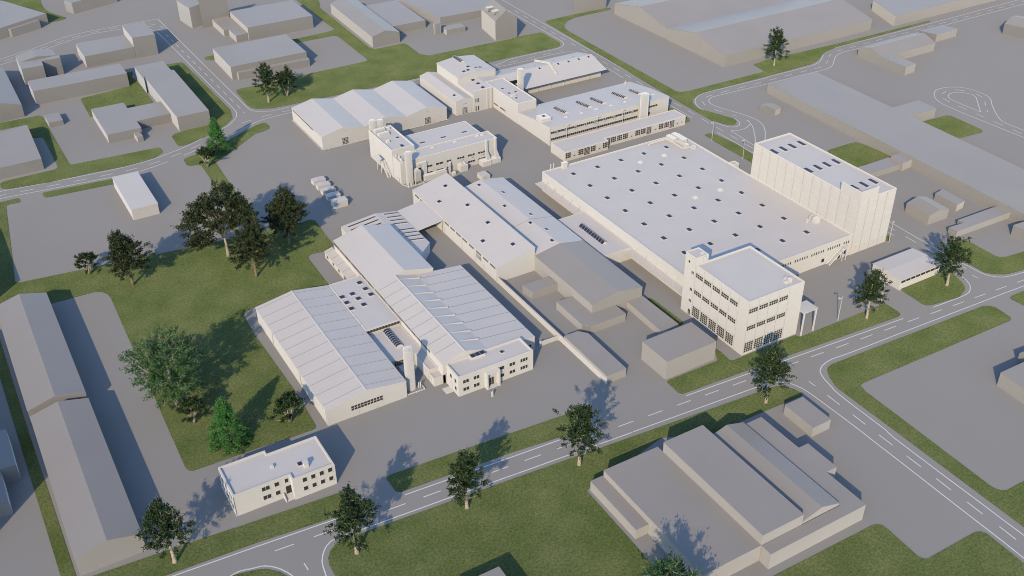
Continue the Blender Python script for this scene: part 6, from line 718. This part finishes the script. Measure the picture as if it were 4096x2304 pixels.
# ---- great flat hall
t = white('factory_hall', 'great white flat hall covered with a grid of small skylights', 'factory hall', (234, 267, 0))
flat_white(t, (199.8, 268.8, 216.5, 317.), 8.55, .45, .4)
for i in range(5):
    for j in range(8): sk(t, 209.55+11.65*i, 309.1-11.77*j, 8.1, 1.5, 2.)
for x, y in ((238.6, 303.4), (250.7, 303.3), (250.7, 268.), (238.5, 268.1)): unit(t, x, y, 8.1, 1.5, 1.5, .55)
b = MB().box(208.5, 210.6, 315., 316.4, 7.9, 10.1); b.box(208.3, 210.8, 314.8, 316.6, 10.5, 10.65)
for x in (208.6, 210.5): b.bar((x, 315.1, 10), (x, 315.1, 10.6), .12); b.bar((x, 316.3, 10), (x, 316.3, 10.6), .12)
build('chimney', b, M['wall'], t)
for x in (204., 205.4): build('flue_pipe', MB().tube([(x, 317.3, 0), (x, 317.3, 10.6)], .2, 8), M['wall'], t, True)
b = MB().tube([(250.8, 314.2, 8.2), (251.2, 314.2, 8.9), (252.2, 314.2, 9.), (259.8, 314.2, 9.), (260.3, 313.4, 9.), (260.3, 303.8, 9.), (260.8, 303.2, 9.), (264.2, 302.8, 9.)], .38, 10); b.tube([(260., 315.4, 9.), (252., 315.4, 9.)], .3, 8); b.tube([(262.2, 310.6, 9.1), (263.2, 305., 9.1)], .5, 10)
build('roof_duct', b, M['wall'], t, True)
b = MB().box(261.2, 263.2, 311., 316., 8., 9.9); b.box(264.4, 266.6, 308.4, 316.6, 8., 9.8); b.box(262.9, 264.4, 304.4, 306.2, 8., 9.5)
build('air_handler', b, M['wall'], t); build('fan_housing', MB().lathe(265.2, 302.4, [(.9, 8.), (.9, 9.2), (.4, 9.6)], 16), M['wall'], t, True)
b = MB().box(263.5, 265.6, 229.6, 231.6, 8., 10.); build('air_handler', b, M['wall'], t); build('vent_pipe', MB().tube([(261.6, 232.2, 8), (261.6, 232.2, 9.3)], .4, 10).tube([(263., 232.6, 8), (263., 232.6, 10), (264.2, 232.6, 10.3)], .2, 8), M['wall'], t, True)
x = 217.6
while x < 267.5:
    k = round((x-217.6)/1.12)
    if k % 7 != 6: win(t, '-y', 216.5, x, x+.6, 5.5, 6.7, 1, 1, fr=.08, sill=False)
    x += 1.12
for x in (254.6,): win(t, '-y', 216.5, x, x+1.5, 1.2, 2.8)
win(t, '-y', 216.5, 265., 266.6, 1.2, 2.8); win(t, '-y', 216.5, 262.8, 264.1, .1, 2.3, 1, 1, 'door', .1, 0, False)
for y0, y1 in ((287., 317.2), (221.3, 256.)):
    b = MB().slab([(196.6, y0, 3.95), (199.75, y0, 4.1), (199.75, y1, 4.1), (196.6, y1, 3.95)], .25); cn = build('canopy', b, M['roof'], t)
    b = MB(); y = y0+2.
    while y < y1: b.bar((199.8, y, 6.), (197.4, y, 4.05), .14); y += 5.8
    build('tie_rod', b, M['wall'], cn)
t2 = white('annex_building', 'small white flat stair annex behind the great flat hall', 'annex', (270.4, 284, 0)); flat_white(t2, (268.85, 271.9, 281.4, 284.4), 8.5, .4, .3)
t = white('link_building', 'white flat link with a long gabled glass rooflight beside the great hall', 'link building', (193.8, 271, 0))
flat_white(t, [(187.6, 255.6), (199.75, 255.6), (199.75, 286.4), (187.6, 286.4)], 4.9, .1, .2)
b = MB(); y0, y1 = 262.6, 278.1
b.ext([(191.4, y0, 4.75), (194.1, y0, 4.75), (192.75, y0, 5.9)], (0, y1-y0, 0), 0)
for i in range(10):
    a, c = y0+(y1-y0)*i/10+.06, y0+(y1-y0)*(i+1)/10-.06
    for s in (-1, 1): b.add([(192.75+s*1.25, a, 4.92), (192.75+s*1.25, c, 4.92), (192.75+s*.1, c, 5.9), (192.75+s*.1, a, 5.9)], [[0, 1, 2, 3]], 1)
build('rooflight', b, [M['roof'], M['sky']], t)
for x in (191.5, 195.4): pipe(t, [(x, 255.5, 0), (x, 255.5, 4.7)], .12)
t = thing('steel_staircase', 'white steel staircase up the front wall of the great flat hall', 'staircase', (260.5, 215, 0))
b = MB()
for i in range(22): b.box(257.2+i*.27, 257.45+i*.27, 214.7, 216.1, .15+i*.22, .2+i*.22)
build('tread', b, M['steel'], t); build('landing', MB().box(263.1, 265.2, 214.6, 216.4, 4.85, 5.), M['steel'], t)
b = MB()
for y in (214.65, 216.15): b.bar((257.1, y, .1), (263.2, y, 4.95), .2); b.bar((257.1, y, 1.1), (263.2, y, 5.95), .1); b.bar((257.1, y, .1), (257.1, y, 1.1), .1); b.bar((263.2, y, 4.95), (263.2, y, 6.), .1); b.bar((263.2, y, 6.), (265.1, y, 6.), .1)
b.bar((265.1, 214.65, 4.95), (265.1, 214.65, 6.), .1); build('handrail', b, M['steel'], t)
for x in (263.3, 265.): build('post', MB().box(x-.12, x+.12, 214.65, 214.85, -.05, 4.9), M['steel'], t)
# ---- tower block
t = white('warehouse_tower', 'tall white windowless tower block with panelled facades', 'tower block', (278, 244, 0))
flat_white(t, (268.8, 287.2, 216.3, 271.2), 22.4, .5, .4)
sm = MB()
def panel(*a): build('facade_panel', MB().box(*a), M['wall'], t)
for i in range(12):
    y = 216.3+4.58*i
    if i: sm.box(268.7, 268.82, y-.09, y+.09, 0, 22.2)
    for z in (10.6, 14.5, 18.4): panel(268.68, 268.82, y+1., y+3.6, z, z+2.8)
for i in range(4):
    x = 268.8+4.6*i
    if i: sm.box(x-.09, x+.09, 216.2, 216.32, 0, 22.2)
    for z in (10.6, 14.5, 18.4): panel(x+1., x+3.6, 216.18, 216.32, z, z+2.8)
    panel(x+1.2, x+3.4, 216.18, 216.32, .8, 3.6); sm.box(x+2.26, x+2.34, 216.14, 216.2, .9, 3.5)
build('facade_joint', sm, M['seam'], t)
b = MB().box(268.78, 269.1, 216.28, 225.7, 22.4, 25.8); b.box(269.1, 277.6, 216.28, 216.6, 22.4, 25.8); b.bar((269.2, 222.8, 24.8), (272.8, 216.7, 24.8), .15)
build('roof_screen', b, M['wall'], t)
for x, y in ((270.6, 262.), (275.2, 262.), (279.8, 262.), (284.6, 262.), (270.6, 243.5), (275.2, 243.5), (279.8, 243.5), (284.5, 243.5), (275., 224.8), (279.6, 224.8), (284.3, 224.8), (270.9, 224.8)): sk(t, x, y, 21.92, 1.5, 4.0, 2)
pipe(t, [(268.9, 216.1, 0), (268.9, 216.1, 22)], .14)
# ---- white garage at right
t = white('garage_building', 'long low white garage with a window strip by the road, right', 'garage', (276, 197, 0))
prof_white(t, 'x', [(190.9, 4.05), (197.2, 4.55), (203.4, 4.05)], 266.3, 286.1, .2)
for i in range(8): win(t, '-y', 190.9, 266.6+i*2.42, 266.6+(i+1)*2.42-.12, 2.5, 3.6, 1, 1, fr=.1)
door(t, '-x', 266.3, 196.5, 201., 3.2, 'gate'); build('base_slab', MB().box(265.9, 287.4, 190.2, 204., -.05, .06), M['seam'], t)
# ---- three storey office with stair tower
t = white('office_building', 'white three storey office with paned windows and a stair tower', 'office building', (206.5, 203, 0))
flat_white(t, (195., 218., 190.2, 215.8), 20.3, .45, .5)
flat_white(t, (194.95, 200.2, 215.85, 221.), 22.6, .3, .35)
for i in range(5):
    y1 = 215.2-4.2*i; y0 = y1-3.55
    for z in (15.9, 9.4): win(t, '-x', 195., y0, y1, z, z+1.65, 4, 2, fr=.09)
    win(t, '-x', 195., y0, y1, .9, 4.7, 4, 5, fr=.1)
for i in range(4):
    x0 = 195.5+4.12*i; x1 = x0+3.55
    for z in (15.9, 9.4): win(t, '-y', 190.2, x0, x1, z, z+1.65, 4, 2, fr=.09)
    win(t, '-y', 190.2, x0, x1, .9, 4.7, 4, 5, fr=.1)
for z in (5.2, 9.6, 16.1): win(t, '-x', 194.95, 216.2, 217.4, z, z+1.2, 2, 1, fr=.1)
win(t, '-x', 194.95, 216.1, 217.3, .1, 2.5, 2, 1, 'door', .1, 0, False)
b = MB()
for i in range(6): y = 215.4-4.2*i; b.box(194.93, 195.02, y-.05, y+.05, .2, 20)
for i in range(5): x = 195.3+4.12*i; b.box(x-.05, x+.05, 190.13, 190.22, .2, 20)
for z in (5.0, 11.4, 17.9): b.box(194.9, 195.02, 194.4, 215.5, z-.04, z+.04); b.box(195.2, 211.8, 190.1, 190.22, z-.04, z+.04)
build('facade_joint', b, M['seam'], t)
b = MB(); b.v += [(194.9, 218.9+.42*math.cos(a), 19.9+.42*math.sin(a)) for a in [i*math.pi/8 for i in range(16)]]; b.f.append(list(range(16))); b.m.append(0); build('wall_clock', b.ext(list(b.v), (.1, 0, 0)), M['seam'], t)
door(t, '-y', 215.86, 198., 199.2, 22.2, 'door', 20.4)
unit(t, 198.9, 217.6, 22.3, 1.2, .9, .25, cap=False)
b = MB().box(213.6, 214.7, 192.4, 193.6, 19.8, 21.3); build('air_handler', b, M['wall'], t); build('vent_pipe', MB().tube([(213.2, 194.3, 19.8), (213.2, 194.3, 21.), (213.7, 194.3, 21.2)], .3, 8), M['wall'], t, True); unit(t, 212.9, 193.1, 19.85, .9, .9, .6)
t2 = white('canopy_roof', 'tall white entrance canopy on posts beside the three storey office', 'canopy', (221.2, 191, 0))
build('roof', MB().box(218.1, 224.2, 188.3, 193.6, 8.75, 9.05), M['roof'], t2)
for x, y in ((218.6, 188.6), (223.8, 188.6), (223.8, 193.2)): build('post', MB().box(x-.2, x+.2, y-.2, y+.2, -.05, 8.8), M['wall'], t2)
# ---- plain white box
t = white('warehouse', 'white windowless box building standing alone on the left yard', 'warehouse', (56.5, 395, 0))
build('walls', MB().prism([(51.4, 379.1), (61.5, 379.1), (61.5, 411.1), (51.4, 411.1)], -.2, 4.5), M['wall'], t)
build('roof', MB().box(51.3, 61.65, 379., 411.2, 4.5, 4.65), M['roof'], t)
# ---- containers
for i, (y, lab) in enumerate(((369.3, 'farthest of four small white containers with two roof lids'), (364.2, 'second farthest of four small white containers with two roof lids'), (359., 'third of four small white containers, half in tree shadow'), (353.7, 'fourth small white container, shaded, next to the larger one'))):
    t = thing('container', lab, 'container', (124.8, y+1.4, 0), 'row of white containers'); x0, x1 = 122., 127.4
    build('body', MB().box(x0, x1, y, y+2.9, -.03, 1.75), M['wall'], t)
    for a, c, z0, z1 in ((x0-.06, 124.65, 1.78, 1.95), (124.75, x1+.06, 1.95, 1.78)):
        build('lid', MB().slab([(a, y-.06, z0+.1), (c, y-.06, z1+.1), (c, y+2.96, z1+.1), (a, y+2.96, z0+.1)], .12), M['roof'], t)
t = thing('container', 'largest white container at the near end of the container row', 'container', (124.5, 348.2, 0), 'row of white containers')
build('body', MB().box(121.6, 127.5, 346.4, 350., -.03, 2.55), M['wall'], t); build('roof', MB().box(121.5, 127.6, 346.3, 350.1, 2.55, 2.68), M['roof'], t)
# ---- lamp posts
def lamp(label, x, y, h, az=2.4):
    t = thing('street_lamp', label, 'street lamp', (x, y, 0), 'white lamp posts of the factory yard')
    build('pole', MB().tube([(x, y, -.05), (x, y, h*.5), (x, y, h)], [.13, .1, .07], 8), M['wall'], t, True)
    dx, dy = math.cos(az), math.sin(az)
    b = MB().tube([(x, y, h-.9), (x+dx*.5, y+dy*.5, h-.6)], .06, 6); c = (x+dx*.8, y+dy*.8, h-.55)
    build('arm', b, M['wall'], t)
    build('lamp_head', MB().lathe(c[0], c[1], [(.15, c[2]+.15), (.42, c[2]-.2), (.3, c[2]-.28)], 12), M['wall'], t, True)
lamp('lamp post on open paving between the office canopy and a roadside tree', 235.1, 188.6, 9.4)
lamp('lamp post hidden behind the crown of a roadside tree, front right', 255.1, 188.6, 9.2)
lamp('lamp post at the front corner of the white tower', 287.9, 215.2, 9.1, .6)
lamp('lamp post on the narrow lawn behind the great hall, farther one', 288.4, 317.3, 9.1)
lamp('lamp post on the narrow lawn behind the great hall, nearer one', 288.1, 296.5, 9.2)
for x, w_ in ((231.9, 'left'), (248.1, 'middle'), (262., 'right')): lamp(w_+' one of three lamp posts before the strip window factory', x, 348.3, 9.7, 0.)
# ------------------------------------------------------------------ trees
def tree_mesh(kind, seed, H, W):
    """returns (trunk mesh, crown mesh): tapered trunk and limbs, crown of leaf sprays with gaps"""
    rng = np.random.default_rng(seed); b = MB(); tw = []
    C = []
    def ell(n, c, r, shell=.55, zlo=-1.):
        out = []
        while len(out) < n:
            d = rng.normal(size=3); d /= np.linalg.norm(d)
            if d[2] < zlo: continue
            lump = 1+.24*math.sin(3*math.atan2(d[1], d[0])+seed)*math.cos(2.3*d[2]+seed)+rng.normal()*.10
            out.append(np.array(c)+d*np.array(r)*lump*(shell+(1-shell)*rng.random()**.6))
        return out
    nodes = []
    def trunk(pts, rad): b.tube(pts, rad, 9); nodes.extend((np.array(p), r) for p, r in zip(pts[1:], rad[1:]))
    lean = rng.normal(size=2)*.02*H
    if kind == 'A':
        trunk([(0, 0, -.3), (.05, 0, H*.03), (lean[0]*.3, lean[1]*.3, H*.2), (lean[0]*.6, lean[1]*.6, H*.36), (lean[0], lean[1], H*.55), (lean[0]*1.2, lean[1]*1.2, H*.80)], [H*.036, H*.026, H*.018, H*.014, H*.009, H*.004])
        C = ell(70, (lean[0], lean[1], H*.60), (W*.34, W*.34, H*.26), .2)+ell(22, (lean[0]*1.2, lean[1], H*.83), (W*.22, W*.22, H*.14), .4)+ell(44, (0, 0, H*.55), (W*.50, W*.50, H*.30), .8, -.85)+ell(9, (0, 0, H*.34), (W*.36, W*.36, H*.06), .7)
        leaf, sp, ls, tips = 44, .46, .38, 1
    elif kind == 'A2':
        for k in range(4):
            a = k*1.57+rng.random(); trunk([(0, 0, -.3), (math.cos(a)*.6, math.sin(a)*.6, H*.15), (math.cos(a)*W*.16, math.sin(a)*W*.16, H*.4), (math.cos(a)*W*.25, math.sin(a)*W*.25, H*.7)], [.5, .32, .2, .08])
        C = ell(120, (0, 0, H*.60), (W*.45, W*.45, H*.36), .3, -.8); leaf, sp, ls, tips = 52, .5, .38, 1
    elif kind == 'B':
        trunk([(0, 0, -.3), (0, 0, H*.05), (0, 0, H*.2), (-.3, .2, H*.33)], [H*.03, H*.023, H*.017, H*.015])
        for k in range(26):
            a = -1.57+rng.normal()*1.5; s = .35+.65*rng.random(); trunk([(-.3, .2, H*.3), (math.cos(a)*W*.1*s, math.sin(a)*W*.1*s, H*.42), (math.cos(a)*W*.24*s, math.sin(a)*W*.24*s, H*(.58+.1*rng.random())), (math.cos(a)*W*.36*s, math.sin(a)*W*.36*s, H*(.72+.1*rng.random()))], [H*.008, H*.006, H*.004, H*.0015])
        C = ell(230, (0, 0, H*.60), (W*.5, W*.5, H*.40), .66, .05)+ell(64, (-.15*W, .1*W, H*.5), (W*.42, W*.42, H*.2), .7, -.2)+ell(22, (-W*.38, .02*W, H*.38), (W*.2, W*.12, H*.1), .3)
        C = [c for c in C if not (c[2] < H*.63 and c[1] < -.14*W and abs(c[0]-1) < W*.28)]
        leaf, sp, ls, tips = 72, .72, .50, 1
    elif kind == 'C':
        trunk([(0, 0, -.3), (.1, 0, H*.05), (.2, 0, H*.2), (lean[0], lean[1], H*.5), (lean[0], lean[1], H*.88)], [H*.026, H*.02, H*.016, H*.01, H*.003])
        C = ell(140, (0, 0, H*.55), (W*.45, W*.45, H*.29), .4)+ell(62, (lean[0], lean[1], H*.78), (W*.25, W*.25, H*.20), .5)+ell(36, (0, 0, H*.50), (W*.56, W*.56, H*.28), .9, -.9)
        leaf, sp, ls, tips = 58, .56, .44, 1
    elif kind == 'D':
        for k in range(6):
            a = k*1.05+rng.random()*.7; s = .6+.5*rng.random(); trunk([(0, 0, -.2), (math.cos(a)*.5, math.sin(a)*.5, H*.2), (math.cos(a)*W*.2*s, math.sin(a)*W*.2*s, H*.42), (math.cos(a)*W*.36*s, math.sin(a)*W*.36*s, H*.68)], [.34, .25, .17, .06])
        C = ell(40, (0, 0, H*.72), (W*.42, W*.42, H*.24), .5, -.2)+ell(12, (0, 0, H*.48), (W*.52, W*.52, H*.14), .85)
        leaf, sp, ls, tips = 90, .38, .32, 1
    elif kind == 'E':
        trunk([(0, 0, -.3), (0, 0, H*.06), (.2, -.1, H*.25), (0, 0, H*.5), (0, 0, H*.8)], [H*.036, H*.03, H*.02, H*.012, H*.004])
        for k in range(9):
            a = k*.698+rng.random()*.4; e = .25+.9*rng.random(); trunk([(0, 0, H*.22), (math.cos(a)*W*.15, math.sin(a)*W*.15, H*(.3+.12*e)), (math.cos(a)*W*.38, math.sin(a)*W*.38, H*(.34+.38*e))], [H*.012, H*.008, H*.003])
        C = ell(400, (0, 0, H*.55), (W*.46, W*.46, H*.42), .4)
        leaf, sp, ls, tips = 44, .62, .38, 2
    else:
        trunk([(0, 0, -.3), (0, 0, H*.1), (0, 0, H*.5), (0, 0, H*.95)], [.35, .3, .18, .04])
        for k in range(330):
            z = rng.random()**1.3; a = rng.random()*6.283; rr = W*.46*(1-z)**.8*(.45+.55*rng.random()**.5)*(1+.14*math.sin(5*a+seed+7*z)); C.append(np.array([rr*math.cos(a), rr*math.sin(a), H*(.04+.94*z)]))
        leaf, sp, ls, tips = 52, .46, .27, 1
    # limbs: every spray hangs on the nearest limb point below it
    C.sort(key=lambda c: np.hypot(c[0], c[1])+.2*abs(c[2]-H*.5))
    for c in C:
        best = min(nodes, key=lambda nr: np.linalg.norm(nr[0]-c)+(1.5*max(0, nr[0][2]-c[2]+.1)))
        p, r = best; r0 = min(r*.7, .02*H*.35); mid = (p+c)/2+np.array([0, 0, -.06*np.linalg.norm(c-p)])+rng.normal(size=3)*.25
        b.tube([p, mid, c], [max(.05, r0), max(.04, r0*.65), .025], 5, 0, False)
        nodes.append((mid, max(.05, r0*.65))); nodes.append((c, .05))
        if tips:
            for k in range(tips):
                d = c-np.array([0, 0, H*.5]); d = d/np.linalg.norm(d)+rng.normal(size=3)*.6; L = (1.5 if kind == 'E' else 1.1); b.tube([c, c+d*L], [.04 if kind == 'E' else .03, .012], 4, 0, False)
    n = leaf*len(C); cen = np.repeat(np.array(C), leaf, 0)
    axis = cen-np.array([0, 0, H*.40]); axis /= np.maximum(.1, np.linalg.norm(axis, axis=1, keepdims=True)); axis[:, 2] *= .7
    q = np.clip(rng.normal(size=(n, 3)), -2., 2.)*sp*rng.uniform(.5, 1.15, (n, 1))*np.array([.85, .85, .6])
    pos = cen+q+axis*(np.clip(rng.normal(size=(n, 1)), -1.8, 2.)*sp*1.25)
    pos[:, 2] = np.maximum(pos[:, 2], .25)
    u = rng.normal(size=(n, 3)); u /= np.linalg.norm(u, axis=1, keepdims=True)
    out = pos-np.array([0, 0, H*.45]); out /= np.linalg.norm(out, axis=1, keepdims=True)
    nn = out*.5+rng.normal(size=(n, 3)); nn /= np.linalg.norm(nn, axis=1, keepdims=True)
    w = np.cross(nn, u); w /= np.maximum(1e-6, np.linalg.norm(w, axis=1, keepdims=True)); u = np.cross(w, nn)
    s = ls*rng.uniform(.6, 1.25, (n, 1))
    v = np.stack([pos-u*s, pos-w*s*.42, pos+u*s, pos+w*s*.42], 1).reshape(-1, 3)
    me = bpy.data.meshes.new('crown'); me.vertices.add(4*n); me.loops.add(4*n); me.polygons.add(n)
    me.vertices.foreach_set('co', v.ravel()); me.loops.foreach_set('vertex_index', np.arange(4*n)); me.polygons.foreach_set('loop_start', np.arange(n)*4)
    me.update(calc_edges=True); me.validate()
    tm = bpy.data.meshes.new('trunk'); tm.from_pydata(b.v, [], b.f)
    for p in tm.polygons: p.use_smooth = True
    tm.materials.append(M['twig' if kind == 'E' else 'darkbark' if kind in 'CF' else 'bark'])
    me.materials.append(M[{'A': 'leafA', 'A2': 'leafA', 'B': 'leafC', 'C': 'leafC', 'D': 'leafA', 'E': 'leafE', 'F': 'leafF'}[kind]])
    return tm, me
def plant(name, label, cat, meshes, x, y, rot=0., s=1., group='trees of the estate', z=.08):
    t = thing(name, label, cat, (x, y, z), group); t.rotation_euler = (0, 0, rot); t.scale = (s, s, s)
    for n, m in zip(('trunk', 'crown'), meshes):
        o = bpy.data.objects.new(n, m); COL.objects.link(o); o.parent = t
A = [tree_mesh('A', 11, 20.6, 11.6), tree_mesh('A', 23, 20.6, 11.2), tree_mesh('A', 37, 20.4, 11.4)]
for i, (x, y, s, lab) in enumerate((
    (17.4, 198.2, 1.03, 'pale trunked street tree at the bottom left, before the end of the long grey hall'),
    (57.7, 177.4, 1.05, 'pale trunked street tree on the lawn corner beside the bottom side road'),
    (88.9, 176.9, .98, 'pale trunked street tree across the main road from the lawn wedge tip'),
    (123.4, 175.3, 1.05, 'pale trunked street tree left of the large grey joined halls'),
    (185.8, 168.8, .98, 'pale trunked street tree in front of the three storey office at the junction'),
    (244.1, 184.5, .96, 'pale trunked roadside tree left of the white garage'),
    (282.7, 184.2, 1.0, 'pale trunked roadside tree at the right end of the white garage'),
    (372.5, 369.4, 1.0, 'pale trunked tree on the bent lawn before the huge grey hall'),
    (135.3, 461.2, 1.0, 'taller pale trunked tree of the pair on the back lawn'))):
    plant('street_tree', lab, 'tree', A[i % 3], x, y, [.4, 2.2, 4.1, 5.2, 1.3, 3.0, .9, 2.7, 5.8][i], s, 'pale trunked street trees')
plant('bushy_tree', 'shorter dark bushy tree of the pair on the back lawn', 'tree', tree_mesh('A2', 5, 14., 11.), 145.8, 463.9)
plant('broadleaf_tree', 'largest dark tree with a fan of bare limbs on the great lawn', 'tree', tree_mesh('B', 8, 25.5, 24.), 74.6, 333.7, .15)
CM = [tree_mesh('C', 3, 24., 13.8), tree_mesh('C', 14, 22.5, 12.6)]
plant('broadleaf_tree', 'dense dark tree right below the largest tree on the great lawn', 'tree', CM[0], 78.8, 315., 1.2, 1.0)
plant('broadleaf_tree', 'dense dark tree nearest the white containers', 'tree', CM[1], 96.6, 329.8, .2, 1.06)
plant('broadleaf_tree', 'dense dark oval tree alone at the edge of the left yard', 'tree', CM[0], 39.8, 332.4, 3.4, .92)
DM = [tree_mesh('D', 4, 8.8, 7.6), tree_mesh('D', 19, 8.8, 7.6)]
for i, (x, y, lab) in enumerate(((28.2, 347.7, 'small multi stemmed shrub tree left of the dense oval tree'), (89.9, 409.1, 'small multi stemmed shrub tree below the bright tree at the left road'), (37., 248., 'small multi stemmed shrub tree between spreading tree and bright green tree'), (61.1, 233.9, 'small multi stemmed shrub tree beside the ribbed white hall'))):
    plant('shrub_tree', lab, 'tree', DM[i % 2], x, y, i*1.7, [.98, 1., 1.02, 1.12][i], 'small shrub trees')
plant('spreading_tree', 'huge round mid green tree with pale twigs on the great lawn', 'tree', tree_mesh('E', 6, 25.5, 22.8), 34.8, 259.3)
FM = tree_mesh('F', 2, 16.6, 12.6)
plant('conical_tree', 'bright green cone shaped tree on the near end of the great lawn', 'tree', FM, 43., 233.8)
plant('conical_tree', 'bright green cone shaped tree by the left road, farther back', 'tree', FM, 98.2, 420.9, 2.1, .95)
plant('spreading_tree', 'bright green tree whose top just shows at the bottom edge', 'tree', tree_mesh('E', 16, 20., 17.), 110.8, 118.6, .5)

# ------------------------------------------------------------------ light, sky, camera
EL, AZ = R(28.), R(225.)
world = bpy.data.worlds.new('World'); scene.world = world; world.use_nodes = True
nt = world.node_tree; bg = nt.nodes['Background']
sky = nt.nodes.new('ShaderNodeTexSky'); sky.sky_type = 'NISHITA'; sky.sun_disc = False
sky.sun_elevation = EL; sky.sun_rotation = AZ; sky.air_density = 1.; sky.dust_density = .3; sky.ozone_density = 3.
nt.links.new(sky.outputs['Color'], bg.inputs['Color']); bg.inputs['Strength'].default_value = .15
sun = bpy.data.lights.new('sun', 'SUN'); sun.energy = 2.4; sun.angle = R(.5); sun.color = (1., .81, .53)
so = bpy.data.objects.new('sun', sun); COL.objects.link(so); so.location = (0, 0, 300)
d = Vector((math.cos(EL)*math.sqrt(.5), math.cos(EL)*math.sqrt(.5), -math.sin(EL)))
so.rotation_euler = d.to_track_quat('-Z', 'Y').to_euler()
cam = bpy.data.cameras.new('camera'); cam.sensor_width = 36; cam.lens = LENS; cam.clip_start = 1; cam.clip_end = 4000
co = bpy.data.objects.new('camera', cam); COL.objects.link(co)
co.matrix_world = Matrix(((RT[0], UP[0], -FW[0], 0), (RT[1], UP[1], -FW[1], 0), (RT[2], UP[2], -FW[2], 200), (0, 0, 0, 1)))
scene.camera = co
scene.view_settings.view_transform = 'Standard'; scene.view_settings.look = 'None'; scene.view_settings.gamma = 1
scene.view_settings.exposure = .7
scene.cycles.filter_width = 1.0; scene.cycles.max_bounces = 6; scene.cycles.diffuse_bounces = 4; scene.cycles.use_denoising = True
